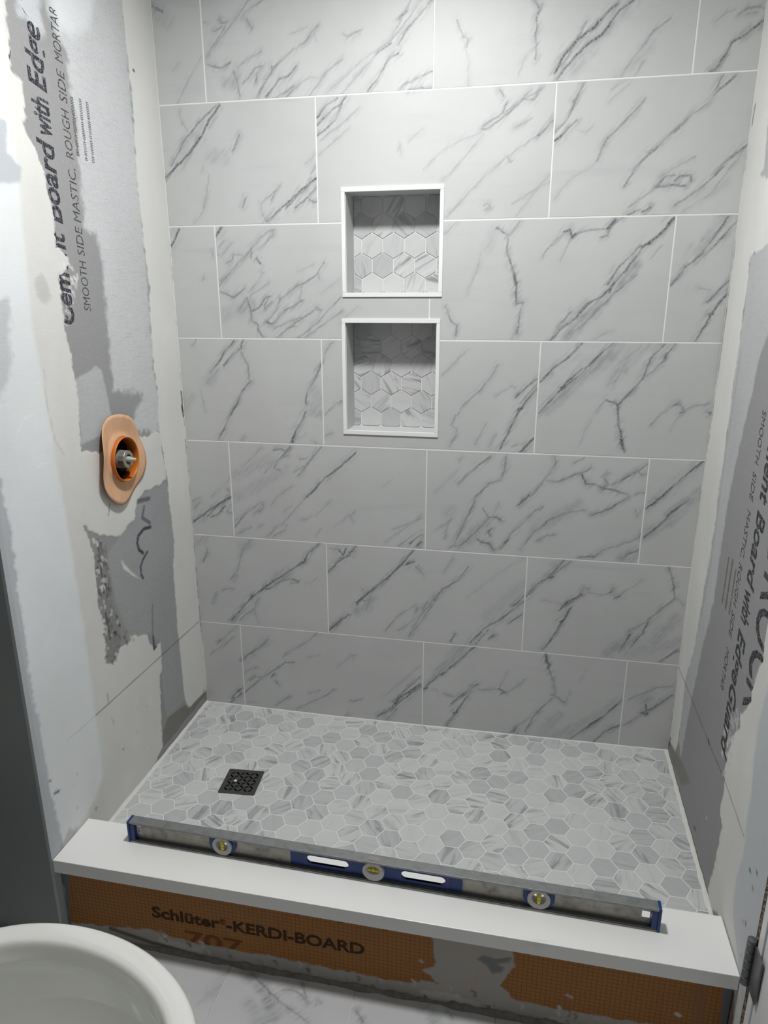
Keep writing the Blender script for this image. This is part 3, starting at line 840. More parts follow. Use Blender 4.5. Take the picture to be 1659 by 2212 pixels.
def mat_hex(name, src, light=(.585, .595, .59), rough=.4, flip=False):
    t = NT(name, rough, .45)
    if src == 'object':
        oi = t.n('ShaderNodeObjectInfo'); r = oi.outputs['Random']
    else:
        r = t.attr('piece').outputs['Fac']
    tc = t.n('ShaderNodeTexCoord')
    vr = t.n('ShaderNodeVectorRotate', rotation_type='Y_AXIS' if flip else 'Z_AXIS'); t.L.new(tc.outputs['Object'], vr.inputs['Vector'])
    r2 = t.math('FRACT', t.math('MULTIPLY', r, 13.37)); r3 = t.math('FRACT', t.math('MULTIPLY', r, 71.9)); r4 = t.math('FRACT', t.math('MULTIPLY', r, 37.3))
    t.put(vr.inputs['Angle'], t.math('MULTIPLY', r2, 6.2832))
    mp = t.n('ShaderNodeMapping'); t.L.new(vr.outputs[0], mp.inputs[0]); mp.inputs['Scale'].default_value = (9, 62, 9) if not flip else (9, 9, 62)
    cb = t.n('ShaderNodeCombineXYZ'); t.put(cb.inputs[0], t.math('MULTIPLY', r3, 50.0)); t.put(cb.inputs[1], t.math('MULTIPLY', r, 90.0)); t.put(cb.inputs[2], t.math('MULTIPLY', r4, 60.0))
    t.L.new(cb.outputs[0], mp.inputs['Location'])
    n = t.noise(mp.outputs[0], 1.0, 4, .6, .8)
    # about half of the pieces carry grey bands, the rest are nearly plain
    amt = t.ramp(r3, .12, .85, .12, 1.0)
    tone = t.ramp(r4, .42, 1.0, 0.0, .62)
    base = t.mix(tone, light, (.40, .41, .425))
    band = t.math('MULTIPLY', t.ramp(n, .46, .70), amt, True)
    base = t.mix(t.math('MULTIPLY', band, .85), base, (.23, .24, .255))
    hi = t.math('MULTIPLY', t.ramp(n, .42, .20), t.math('MULTIPLY', amt, .5), True)
    base = t.mix(hi, base, (.80, .81, .80))
    t.col(base); return t.m
mat_hex('hex_marble', 'object'); mat_hex('hex_marble_rest', 'attr'); mat_hex('hex_marble_niche', 'object', (.60, .605, .605), .4, True)

def mat_board(name, stripes=True):
    t = NT(name, .72, .25)
    a = t.attr('Col'); P = t.coord()
    f = t.noise(P, 620, 2, .6); g = t.noise(P, 150, 4, .6); h = t.noise(t.coord(scale=(1, .08, 1.4)), 260, 3, .6)
    c = a.outputs['Color']; sp = a.outputs['Alpha']
    dark = t.n('ShaderNodeMix', data_type='RGBA', blend_type='MULTIPLY'); t.put(dark.inputs[0], t.math('MULTIPLY', t.ramp(f, .52, .70), t.math('MULTIPLY', sp, .75), True)); t.put(dark.inputs[6], c); t.put(dark.inputs[7], (.42, .43, .45))
    c2 = t.mix(t.math('MULTIPLY', t.ramp(g, .56, .74), t.math('MULTIPLY', sp, .45), True), dark.outputs[2], (.72, .73, .75))
    c3 = t.mix(t.math('MULTIPLY', t.ramp(h, .5, .72), t.math('MULTIPLY', sp, .28), True), c2, (.26, .265, .27))
    t.col(c3)
    t.bump(t.math('ADD', t.math('MULTIPLY', g, .5), h), .25, .0006)
    return t.m
mat_board('patched_board')
def mat_ink(name, ink, under, amt):
    t = NT(name, .7, .2); P = t.coord()
    n = t.noise(P, 330, 3, .6); s = t.noise(t.coord(scale=(1, 1, .15)), 420, 2)
    t.col(t.mix(t.math('MULTIPLY', t.math('MAXIMUM', t.ramp(n, .54, .66), t.math('MULTIPLY', t.ramp(s, .56, .68), .8)), amt, True), ink, under)); return t.m
mat_ink('stencil_ink', (.025, .025, .035), (.33, .33, .335), .8)
mat_ink('stencil_ink_fine', (.04, .04, .05), (.34, .34, .345), .75)
mat_ink('stencil_ink_brown', (.06, .04, .02), (.34, .34, .33), .85)
mat_ink('stencil_ink_faded', (.07, .07, .09), (.40, .41, .43), .9)
mat_ink('board_print_faint', (.17, .06, .012), (.25, .10, .02), .4)
mat_ink('board_print', (.045, .02, .006), (.24, .10, .02), .25)

def mat_curb():
    t = NT('orange_grid_board', .55, .35)
    tc = t.n('ShaderNodeTexCoord'); sx = t.n('ShaderNodeSeparateXYZ'); t.L.new(tc.outputs['Object'], sx.inputs[0])
    def lines(o, off, w):
        fr = t.math('FRACT', t.math('ADD', t.math('MULTIPLY', o, 100.0), off))
        return t.ramp(t.math('ABSOLUTE', t.math('SUBTRACT', fr, .5)), w, .5, 0, 1)
    g = t.math('MAXIMUM', lines(sx.outputs[0], .21, .40), lines(sx.outputs[2], .1, .40))
    P = t.coord(); n = t.noise(P, 9, 4); n2 = t.noise(P, 120, 3)
    o = t.mix(n, (.29, .105, .010), (.39, .155, .017))
    o = t.mix(t.math('MULTIPLY', n2, .25), o, (.34, .2, .09))
    o = t.mix(t.math('MULTIPLY', g, .72), o, (.085, .018, .004))
    a = t.attr('Col'); k = t.attr('cover')
    f = t.noise(P, 300, 3)
    c = t.mix(t.math('MULTIPLY', f, .3), a.outputs['Color'], (.25, .24, .22))
    t.col(t.mix(k.outputs['Fac'], o, c))
    t.bump(t.noise(P, 180, 4), .2, .0006); return t.m
mat_curb()
plain('grout', (.80, .805, .80), .8, .2)
plain('grout_floor', (.70, .705, .695), .8, .2)
plain('caulk', (.72, .72, .70), .45, .4, 0, .08, 60)
plain('white_trim', (.86, .865, .86), .35, .5, 0, .02)
def mat_quartz():
    t = NT('white_quartz', .28, .5); P = t.coord()
    n = t.noise(t.coord(rot=(0, 0, .5), scale=(2, 9, 5)), 1.6, 6, .65, .6); m = t.noise(P, 4.0, 2)
    v = t.math('MULTIPLY', t.ramp(n, .62, .72), t.ramp(m, .52, .72), True)
    t.col(t.mix(t.math('MULTIPLY', v, .35), (.85, .85, .835), (.5, .5, .49)))
mat_quartz()
def mat_alu(name, c, r, stain=.5):
    t = NT(name, r, .5, .85); P = t.coord()
    n = t.noise(t.coord(scale=(1, 6, 14)), 12, 5, .65); m = t.noise(P, 55, 4, .6)
    cc = t.mix(n, tuple(x*.8 for x in c), tuple(min(1, x*1.15) for x in c))
    t.col(t.mix(t.math('MULTIPLY', t.ramp(m, .56, .76), stain, True), cc, (.20, .185, .155)))
    t.put(t.b.inputs['Roughness'], t.ramp(m, .3, .7, r-.08, r+.14))
mat_alu('brushed_aluminium', (.36, .345, .31), .5); mat_alu('worn_aluminium', (.30, .305, .31), .5, .25)
plain('blue_plastic', (.004, .034, .185), .42, .5, 0, .12)
plain('grey_plastic', (.52, .51, .50), .45, .4)
t_ = NT('yellow_vial', .12, .6); t_.col(t_.mix(t_.noise(t_.coord(), 60), (.62, .50, .015), (.78, .66, .03)))
plain('vial_line', (.02, .02, .01), .4); plain('bubble', (.75, .78, .25), .1)
plain('white_plastic', (.80, .81, .80), .4, .4)
t_ = NT('membrane', .8, .15); n_ = t_.noise(t_.coord(scale=(1, 1, .35)), 70, 5, .65); t_.col(t_.mix(n_, (.55, .30, .16), (.76, .50, .33)))
plain('orange_plastic', (.55, .155, .018), .42, .4)
plain('dark_cavity', (.010, .010, .010), .9, .05); plain('valve_grey', (.27, .27, .235), .38, .5, .25); plain('valve_stem', (.42, .43, .36), .4, .4)
plain('black_metal', (.060, .060, .056), .5, .4, .2, .3, 120)
plain('plaster_crumb', (.82, .82, .80), .8)
t_ = NT('porcelain', .10, .55); t_.col(t_.mix(t_.noise(t_.coord(), 3), (.83, .835, .805), (.85, .855, .825))); t_.b.inputs['Coat Weight'].default_value = .4
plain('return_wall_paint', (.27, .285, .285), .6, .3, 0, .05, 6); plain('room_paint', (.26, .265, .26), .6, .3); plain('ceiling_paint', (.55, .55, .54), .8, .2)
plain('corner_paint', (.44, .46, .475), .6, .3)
plain('door_paint', (.78, .785, .79), .42, .4, 0, .05, 12); plain('steel_hinge', (.16, .165, .165), .45, .5, .7, .2, 60)
def mat_raw():
    t = NT('raw_edge', .9, .1); P = t.coord(); n = t.noise(P, 90, 4, .7); m = t.noise(P, 240, 3)
    t.col(t.mix(t.ramp(m, .45, .65), t.mix(n, (.012, .010, .007), (.20, .16, .11)), (.30, .27, .22)))
mat_raw(); plain('mortar_dark', (.21, .205, .19), .9, .1, 0, .5, 90); plain('chrome', (.75, .75, .75), .15, .5, 1.0); plain('water', (.45, .47, .46), .05, .5)
def mat_emit(name, c, e):
    t = NT(name); t.b.inputs['Emission Color'].default_value = (*c, 1); t.b.inputs['Emission Strength'].default_value = e; t.col((.9, .9, .9))
mat_emit('lamp_lens', LAMP_COL, 5.0); mat_emit('bulb_glass', BULB_COL, BULB_E)
M = MATS

# ------------------------------------------------------------------ back wall: grout bed + large marble tiles
NICHES = [(.3680, .6450, 1.4945, 1.7740), (.3640, .6420, 1.1105, 1.4370)]   # outer frame x0 x1 z0 z1
FRW = .0115
HOLES = [(a+.006, b-.006, c+.006, d-.006) for a, b, c, d in NICHES]
def sheet_with_holes(xs, zs, holes, y):
    v = [(x, y, z) for z in zs for x in xs]; n = len(xs); f = []
    for j in range(len(zs)-1):
        for i in range(n-1):
            cx = (xs[i]+xs[i+1])/2; cz = (zs[j]+zs[j+1])/2
            if any(a < cx < b and c < cz < d for a, b, c, d in holes): continue
            f.append((j*n+i, j*n+i+1, (j+1)*n+i+1, (j+1)*n+i))
    return v, f
hx = sorted({q for h in HOLES for q in h[:2]}); hz = sorted({q for h in HOLES for q in h[2:]})
v, f = sheet_with_holes([XL-.12]+hx+[XR+.12], [0]+hz+[CEIL], HOLES, .0005)
wall_back = sset(obj('wall_back', v, f, M['grout']), kind='structure')
box('board', (XL-.12, .12, 0), (XR+.12, .16, CEIL), M['room_paint'], wall_back)

def jitter(P, rnd, amp):
    out = [P[0]]
    for a, b in zip(P[:-1], P[1:]):
        L = math.dist(a, b); n = max(1, int(L/.009))
        nx, ny = -(b[1]-a[1])/(L+1e-9), (b[0]-a[0])/(L+1e-9)
        for i in range(1, n+1):
            t = i/n; k = rnd.uniform(-amp, amp) if i < n else 0
            out.append((a[0]+(b[0]-a[0])*t+nx*k, a[1]+(b[1]-a[1])*t+ny*k))
    return out
def vein_field(u, v, items, seed):
    R = np.zeros(len(u)); G = np.zeros(len(u)); rnd = random.Random(seed)
    ca, sa = math.cos(math.radians(50)), math.sin(math.radians(50))
    al = u*ca+v*sa; ac = -u*sa+v*ca                  # along / across the usual vein direction
    fib = fbm(al*34, ac*190, seed+2, 3)               # fibrous streaks
    pat = fbm(u*30, v*30, seed, 3)
    br = np.clip(0.15+1.5*pat, 0, 1.15); fb = np.clip((fib-.36)*3.2, 0, 1.1)
    for kind, s, P in items:
        P = [(a/1000, b/1000) for a, b in P]
        Q = jitter(P, rnd, .0013 if kind != 1 else .004)
        xs = [q[0] for q in Q]; ys = [q[1] for q in Q]; mg = .05
        k = np.where((u > min(xs)-mg) & (u < max(xs)+mg) & (v > min(ys)-mg) & (v < max(ys)+mg))[0]
        if not len(k): continue
        d = seg_dist(u[k], v[k], Q)
        if kind == 1:
            w_ = .016+.022*fbm(u[k]*40, v[k]*40, seed+3, 2)
            G[k] = np.maximum(G[k], s*(1-sstep(.15*w_, w_, d))*(.45+.65*fb[k]))
        else:
            w_ = (.0023+.0034*s*pat[k]) if kind == 0 else .0065
            R[k] = np.maximum(R[k], np.clip((.12+1.0*s*s)*np.clip(1-d/w_, 0, 1)*br[k]*1.25, 0, 1))
            # soft grey bleeding beside the vein
            G[k] = np.maximum(G[k], .85*s*(1-sstep(.0005, .012+.013*s*pat[k]*1.6, d))*fb[k])
            G[k] = np.maximum(G[k], .38*s*(1-sstep(.0005, .005, d)))
    return R, G
def in_rect(P, r):
    mx = sum(a for a, b in P)/len(P)/1000; mz = sum(b for a, b in P)/len(P)/1000
    return r[0]-.004 <= mx <= r[1]+.004 and r[2]-.004 <= mz <= r[3]+.004
GAP = .0014
def wall_tile(x0, x1, z0, z1, seed, fine=True):
    rect = (x0, x1, z0, z1)
    x0 += GAP; x1 -= GAP; z0 += GAP; z1 -= GAP
    st = .0024 if fine else .05
    xs = axis(x0, x1, st, hx); zs = axis(z0, z1, st, hz)
    xs = np.concatenate([[xs[0]], [xs[0]+.0009], xs[1:-1], [xs[-1]-.0009], [xs[-1]]]); zs = np.concatenate([[zs[0]], [zs[0]+.0009], zs[1:-1], [zs[-1]-.0009], [zs[-1]]])
    nx, nz = len(xs), len(zs)
    X, Z = np.meshgrid(xs, zs); X = X.ravel(); Z = Z.ravel(); Y = np.zeros(nx*nz)
    I = np.arange(nx*nz); edge = (I % nx == 0) | (I % nx == nx-1) | (I < nx) | (I >= nx*(nz-1)); Y[edge] = .0007
    cx = (xs[:-1]+xs[1:])/2; cz = (zs[:-1]+zs[1:])/2
    keep = np.ones((nz-1, nx-1), bool)
    for a, b, c, d in HOLES: keep &= ~(((cx > a) & (cx < b))[None, :] & ((cz > c) & (cz < d))[:, None])
    jj, ii = np.nonzero(keep); q = jj*nx+ii
    F = np.stack([q, q+1, q+nx+1, q+nx], 1)
    # edges of the slab going back to the bed
    border = [i for i in range(nx)]+[j*nx+nx-1 for j in range(1, nz)]+[(nz-1)*nx+i for i in range(nx-2, -1, -1)]+[j*nx for j in range(nz-2, 0, -1)]
    nb = len(border); n0 = nx*nz
    X2 = np.concatenate([X, X[border]]); Z2 = np.concatenate([Z, Z[border]]); Y2 = np.concatenate([Y, np.full(nb, .008)])
    def open_edge(a, b):
        mx, mz = (X[a]+X[b])/2, (Z[a]+Z[b])/2
        return not any(h[0] < mx < h[1] and h[2] < mz < h[3] for h in HOLES)
    faces = F.tolist()+[(border[(k+1) % nb], border[k], n0+k, n0+(k+1) % nb) for k in range(nb) if open_edge(border[k], border[(k+1) % nb])]
    me = bpy.data.meshes.new('tile'); me.from_pydata(np.stack([X2, Y2, Z2], 1).tolist(), [], faces); me.update()
    items = [it for it in VEINS if in_rect(it[2], rect)]
    R, G = vein_field(X2, Z2, items, seed)
    attr_color(me, 'vein', np.stack([R, G, np.zeros_like(R), np.ones_like(R)], 1))
    return link('tile', me, M['marble_wall'], wall_back)
seed = 1
for k in range(-1, 7):
    z1 = ZJ-(k-1)*TH - TH*0 ; z0 = z1-TH
    z1 = ZJ+TH-k*TH; z0 = z1-TH
    z1 = min(z1, CEIL-.001); z0 = max(z0, .150)
    if z1-z0 < .03: continue
    odd = k % 2 == 0
    edges = [XL, 0, TW, 2*TW, XR] if odd else [XL, DX, DX+TW, XR]
    for a, b in zip(edges[:-1], edges[1:]):
        seed += 1; wall_tile(a, b, z0, z1, seed, k >= 0)

# ------------------------------------------------------------------ niches
def clip_poly(poly, ax, val, keep_less):
    out = []
    for a, b in zip(poly, poly[1:]+poly[:1]):
        ia = (a[ax] <= val) == keep_less or a[ax] == val; ib = (b[ax] <= val) == keep_less or b[ax] == val
        if ia: out.append(a)
        if ia != ib:
            t = (val-a[ax])/(b[ax]-a[ax]); out.append((a[0]+(b[0]-a[0])*t, a[1]+(b[1]-a[1])*t))
    return out
def clip_rect(poly, r):
    for ax, val, less in ((0, r[0], False), (0, r[1], True), (1, r[2], False), (1, r[3], True)):
        if len(poly) < 3: return []
        poly = clip_poly(poly, ax, val, less)
    return poly
def area(p): return abs(sum(a[0]*b[1]-b[0]*a[1] for a, b in zip(p, p[1:]+p[:1])))/2 if len(p) > 2 else 0
def hexagon(cx, cy, R, flat):
    a0 = 0 if flat else PI/6
    return [(cx+R*math.cos(a0+PI/3*i), cy+R*math.sin(a0+PI/3*i)) for i in range(6)]
def slab(poly, h, bev=.0006):
    """little tile: outline poly in 2-D, top at h, eased edge; -> verts, faces (z up)"""
    n = len(poly); cx = sum(p[0] for p in poly)/n; cy = sum(p[1] for p in poly)/n
    L = []
    for p in poly:
        d = math.hypot(p[0]-cx, p[1]-cy)+1e-9; k = max(0, 1-bev*1.15/d)
        L.append((cx+(p[0]-cx)*k, cy+(p[1]-cy)*k))
    v = [(*p, 0) for p in poly]+[(*p, h-bev) for p in poly]+[(*p, h) for p in L]
    f = [(i, (i+1) % n, n+(i+1) % n, n+i) for i in range(n)]+[(n+i, n+(i+1) % n, 2*n+(i+1) % n, 2*n+i) for i in range(n)]+[tuple(range(2*n, 3*n))]
    return v, f
HP = .061                        # pitch across the flats
HR = (HP/2-.0013)/math.cos(PI/6)
DEP = .088
def niche(rect, anchor, label):
    x0, x1, z0, z1 = rect; r = empty('wall_niche', ((x0+x1)/2, 0, z0))
    sset(r, label, 'niche', 'framed niches in the shower wall')
    off = tuple(r.location)
    i0, i1, j0, j1 = x0+FRW, x1-FRW, z0+FRW, z1-FRW
    bp = box('back_panel', (i0-.012, DEP+.0015, j0-.012), (i1+.012, DEP+.012, j1+.012), M['grout'], r, off=off)
    # inner faces lined with marble
    for nm, a, b in (('side_panel', (i0-.010, .004, j0-.01), (i0, DEP+.001, j1+.01)), ('side_panel', (i1, .004, j0-.01), (i1+.010, DEP+.001, j1+.01)),
                     ('top_panel', (i0, .004, j1), (i1, DEP+.001, j1+.010)), ('shelf_panel', (i0, .004, j0-.010), (i1, DEP+.001, j0))):
        box(nm, a, b, M['marble_wall'], r, off=off)
    p = .0035
    for nm, a, b in (('frame_strip', (x0, -p, z1-FRW), (x1, .004, z1)), ('frame_strip', (x0, -p, z0), (x1, .004, z0+FRW)),
                     ('frame_strip', (x0, -p+.0001, z0+FRW+.0004), (x0+FRW-.0015, .004, z1-FRW-.0004)), ('frame_strip', (x1-FRW+.0015, -p+.0001, z0+FRW+.0004), (x1, .004, z1-FRW-.0004))):
        box(nm, a, b, M['white_trim'], r, .0008, off=off)
    full = None
    rowh = HP*math.cos(PI/6)
    for jr in range(-7, 8):
        for ic in range(-7, 8):
            cx = anchor[0]+ic*HP+(HP/2 if jr % 2 else 0); cz = anchor[1]+jr*rowh
            pl = clip_rect(hexagon(cx, cz, HR, False), (i0+.0012, i1-.0012, j0+.0012, j1-.0012))
            if area(pl) < 6e-5: continue
            whole = len(pl) == 6 and area(pl) > .999*area(hexagon(0, 0, HR, False))
            if whole and full: me = full
            else:
                lp = [(q[0]-cx, q[1]-cz) for q in pl]
                vv, ff = slab(lp, .0022); vv = [(a, -c, b) for a, b, c in vv]
                me = mesh_data('hex_tile', vv, ff); me.materials.append(M['hex_marble_niche'])
                if whole: full = me
            link('hex_tile', me, None, bp, (cx-off[0], DEP+.0014, cz-off[2]))
niche(NICHES[0], (.494, 1.633), 'white framed square niche lined with hexagon tiles, upper of the two')
niche(NICHES[1], (.4884, 1.2505), 'white framed taller niche lined with hexagon tiles, lower of the two')

# ------------------------------------------------------------------ side walls (patched cement board)
VC, VR = (-.368, 1.092), .052     # shower valve on the left wall
def painted_wall(name, ys, zs, xfun, sign, layers, seed, hole=None, base=(.30, .303, .303)):
    ny, nz = len(ys), len(zs)
    Yg, Zg = np.meshgrid(ys, zs); u = Yg.ravel(); v_ = Zg.ravel()
    col, sp, hg = paint(u, v_, layers, base, seed)
    x = xfun(u)+sign*hg
    cy = (ys[:-1]+ys[1:])/2; cz = (zs[:-1]+zs[1:])/2
    keep = np.ones((nz-1, ny-1), bool)
    if hole is not None: keep &= ((cy[None, :]-hole[0])**2+(cz[:, None]-hole[1])**2) > hole[2]**2
    jj, ii = np.nonzero(keep); q = jj*ny+ii
    F = np.stack([q, q+1, q+ny+1, q+ny], 1) if sign < 0 else np.stack([q+1, q, q+ny, q+ny+1], 1)
    me = bpy.data.meshes.new(name); me.from_pydata(np.stack([x, u, v_], 1).tolist(), [], F.tolist())
    me.polygons.foreach_set('use_smooth', [True]*len(me.polygons)); me.update()
    attr_color(me, 'Col', np.concatenate([col, sp[:, None]], 1))
    return sset(link(name, me, M['patched_board']), kind='structure')
zs = np.concatenate([np.linspace(0, .12, 6), np.arange(.125, 2.21, .003), np.linspace(2.22, CEIL, 8)])
wall_left = painted_wall('wall_left', np.arange(YF, .0051, .005), zs, lambda u: np.full(u.shape, XL), 1, LAYERS_LEFT, 11, (*VC, VR+.003))
wall_right = painted_wall('wall_right', np.arange(YG, .0051, .005), zs, lambda u: XR+(XRF-XR)*(-u/.853), -1, LAYERS_RIGHT, 23)
# studs behind the left wall: end face towards the room, cavity behind the valve
box('cavity', (XL-.12, YF+.002, 0), (XL-.10, .005, CEIL), M['dark_cavity'], wall_left)
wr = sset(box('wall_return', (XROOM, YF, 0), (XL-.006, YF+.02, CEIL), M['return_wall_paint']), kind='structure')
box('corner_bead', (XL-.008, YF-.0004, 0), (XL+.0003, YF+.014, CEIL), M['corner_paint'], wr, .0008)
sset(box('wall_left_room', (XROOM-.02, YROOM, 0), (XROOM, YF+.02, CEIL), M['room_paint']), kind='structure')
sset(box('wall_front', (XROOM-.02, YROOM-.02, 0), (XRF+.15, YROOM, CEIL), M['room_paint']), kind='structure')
sset(box('ceiling', (XROOM-.02, YROOM-.02, CEIL), (XR+.15, .16, CEIL+.02), M['ceiling_paint']), kind='structure')

# stencilled lettering. Left wall: reads upwards, letter tops towards the room; right wall: reads downwards
ln = (.0004, 0, 0)
def on_left(body, y, z, length, cap, mat, shear=0.0, bold=0.0):
    return lettering('printed_lettering', body, M[mat], wall_left, (XL, y, z), (0, 0, 1), (0, -1, 0), length, cap, shear, bold, ln)
def on_right(body, y, z, length, cap, mat, shear=0.0, bold=0.0):
    x = XR+(XRF-XR)*(-y/.853); k = (XR-XRF)/.853
    return lettering('printed_lettering', body, M[mat], wall_right, (x, y, z), (0, 0, -1), (-k, -1, 0), length, cap, shear, bold, (-.0005, 0, 0))
Z0 = 1.993
for b, z, L in (('Cement', -.561, .196), ('Board', -.348, .163), ('with', -.176, .070), ('EdgeGuard', -.0925, .292)):
    on_left(b, -.487, Z0+z, L, .052, 'stencil_ink', .22, .022)
for b, z, L in (('SMOOTH', -.533, .112), ('SIDE', -.410, .062), ('MASTIC,', -.338, .112), ('ROUGH', -.2075, .098), ('SIDE', -.0963, .062), ('MORTAR', -.0188, .100)):
    on_left(b, -.4175, Z0+z, L, .026, 'stencil_ink_fine', .15, -.008)
on_left('DUROCK', -.588, Z0-.40, .46, .12, 'stencil_ink', 0, .01)
TICKS = 'IIlIHIIlIIIHIlIIIlIIHIIIlIIIIlII'
on_left(TICKS, -.394, Z0-.196, .118, .011, 'stencil_ink_brown')
on_left(TICKS[3:], -.3635, Z0-.200, .126, .010, 'stencil_ink_faded')
on_left(TICKS[1:-2], -.3365, Z0-.200, .126, .010, 'stencil_ink_faded')
for b, z, L in (('Cement', -.703, .196), ('Board', -.917, .163), ('with', -1.088, .072), ('EdgeGuard', -1.180, .297)):
    on_right(b, -.486, Z0+z, L, .052, 'stencil_ink', .22, .022)
for b, z, L in (('SMOOTH', -.724, .112), ('SIDE', -.853, .061), ('MASTIC,', -.935, .107), ('ROUGH', -1.056, .098), ('SIDE', -1.1686, .061), ('MORTAR', -1.259, .101)):
    on_right(b, -.418, Z0+z, L, .025, 'stencil_ink_fine', .15, -.008)
on_right('DUROCK', -.583, Z0-.855, .455, .12, 'stencil_ink', 0, .01)
on_right(TICKS[1:-2], -.331, Z0-1.0745, .114, .010, 'stencil_ink_brown')
on_right(TICKS, -.362, Z0-1.068, .121, .012, 'stencil_ink_brown')
on_right(TICKS[4:-3], -.396, Z0-1.079, .108, .010, 'stencil_ink_brown')

# ------------------------------------------------------------------ shower floor: grout bed with hexagon tiles falling to the drain
DR = (.140, -.372); DRS = .104; DRA = math.radians(4.5)
def zfl(x, y): return .1500+.0165*min(1.3, math.hypot(x-DR[0], y-DR[1]))
FY0 = -.676
gx = np.sort(np.concatenate([np.linspace(XL-.004, XR+.004, 31), [DR[0]-.044, DR[0]+.044]])); gy = np.sort(np.concatenate([np.linspace(FY0-.01, .004, 15), [DR[1]-.044, DR[1]+.044]]))
v = [(x, y, zfl(x, y)+.0002) for y in gy for x in gx]; n = len(gx)
f = [(j*n+i, j*n+i+1, (j+1)*n+i+1, (j+1)*n+i) for j in range(len(gy)-1) for i in range(n-1) if not (abs((gx[i]+gx[i+1])/2-DR[0]) < .044 and abs((gy[j]+gy[j+1])/2-DR[1]) < .044)]
sfloor = sset(obj('floor_shower', v, f, M['grout_floor'], smooth=True), kind='structure')
box('mortar_bed', (XL, FY0, 0), (XR-.002, 0, .138), M['mortar_dark'], sfloor)
AX, AY = .0748, -.0867
hexes = []
for ic in range(-6, 27):
    for jr in range(-12, 4):
        cx = AX+ic*HP*math.cos(PI/6); cy = AY+jr*HP+(HP/2 if ic % 2 else 0)
        xr_ = XR+(XRF-XR)*(-cy/.853)
        pl = clip_rect(hexagon(cx, cy, HR, True), (XL+.004, xr_-.005, FY0, -.0025))
        if area(pl) < 4e-5: continue
        # keep the drain free
        ca, sa = math.cos(-DRA), math.sin(-DRA); loc = [((q[0]-DR[0])*ca-(q[1]-DR[1])*sa, (q[0]-DR[0])*sa+(q[1]-DR[1])*ca) for q in pl]
        h = DRS/2+.0005; parts = []
        if all(abs(q[0]) > h for q in loc) and len({q[0] > 0 for q in loc}) == 1 or all(abs(q[1]) > h for q in loc) and len({q[1] > 0 for q in loc}) == 1: parts = [loc]
        else:
            rest = loc
            for ax, val, less in ((0, -h, True), (0, h, False), (1, -h, True), (1, h, False)):
                if len(rest) < 3: break
                p1 = clip_poly(rest, ax, val, less)
                if area(p1) > 4e-6: parts.append(p1)
                rest = clip_poly(rest, ax, val, not less)
        if not parts: continue
        back = [[(q[0]*ca+q[1]*sa+DR[0], -q[0]*sa+q[1]*ca+DR[1]) for q in p1] for p1 in parts]
        hexes.append((cx, cy, back))
cxyz = cam_o.location
def shown(h):
    A = sum(area(p1) for p1 in h[2]); d = (Vector((h[0], h[1], .16))-cxyz)
    return A*(-d.z)/d.length**3
hexes.sort(key=shown, reverse=True)
FULLA = area(hexagon(0, 0, HR, True)); full = None
def grad(x, y):
    e = .005; return (zfl(x+e, y)-zfl(x-e, y))/(2*e), (zfl(x, y+e)-zfl(x, y-e))/(2*e)
for h in hexes[:300]:
    cx, cy, ps = h; z = zfl(cx, cy)
    whole = len(ps) == 1 and area(ps[0]) > .999*FULLA
    if whole and full: me = full
    else:
        vv, ff = [], []
        for p1 in ps:
            a_, b_ = slab([(q[0]-cx, q[1]-cy) for q in p1], .0022); o_ = len(vv); vv += a_; ff += [tuple(i+o_ for i in q) for q in b_]
        me = mesh_data('hex_tile', vv, ff); me.materials.append(M['hex_marble'])
        if whole: full = me
    o = link('hex_tile', me, None, sfloor, (cx, cy, z-.0014))
    g = grad(cx, cy); o.rotation_euler = (math.atan(g[1])+random.uniform(-.002, .002), -math.atan(g[0])+random.uniform(-.002, .002), 0)
rest = hexes[300:]
if rest:
    vv, ff, pr = [], [], []
    for k, (cx, cy, ps) in enumerate(rest):
        r_ = random.random()
        for p1 in ps:
            a_, b_ = slab(p1, .0022); o_ = len(vv); vv += [(q[0], q[1], q[2]+zfl(q[0], q[1])-.0014) for q in a_]; ff += [tuple(i+o_ for i in q) for q in b_]; pr += [r_]*len(a_)
    o = obj('hex_tile_offcuts', vv, ff, M['hex_marble_rest'], sfloor); sset(o, kind='stuff')
    at = o.data.attributes.new('piece', 'FLOAT', 'POINT'); at.data.foreach_set('value', pr)
# caulk fillets round the floor
def fillet(pts, r, inward):
    v, f = [], []
    for i, p in enumerate(pts):
        k = random.uniform(.8, 1.15)
        a = Vector(p)+Vector((0, 0, r*k)); b = Vector(p)+Vector(inward)*r*k; m_ = (a+b)/2-Vector((0, 0, r*.12))-Vector(inward)*r*.12
        v += [tuple(a), tuple(m_), tuple(b)]
        if i: o_ = 3*(i-1); f += [(o_, o_+1, o_+4, o_+3), (o_+1, o_+2, o_+5, o_+4)]
    return v, f
ys = np.linspace(FY0, -.001, 40)
v, f = fillet([(XL+.0012, y, zfl(XL, y)) for y in ys], .0085, (1, 0, 0)); obj('caulk_line', v, f, M['caulk'], sfloor, True)
v, f = fillet([(XR+(XRF-XR)*(-y/.853)-.0012, y, zfl(XR, y)) for y in ys], .0095, (-1, 0, 0)); obj('caulk_line', v, f, M['caulk'], sfloor, True)
v, f = fillet([(x, -.0002, zfl(x, 0)) for x in np.linspace(XL, XR, 60)], .0035, (0, -1, 0)); obj('caulk_line', v, f, M['caulk'], sfloor, True)

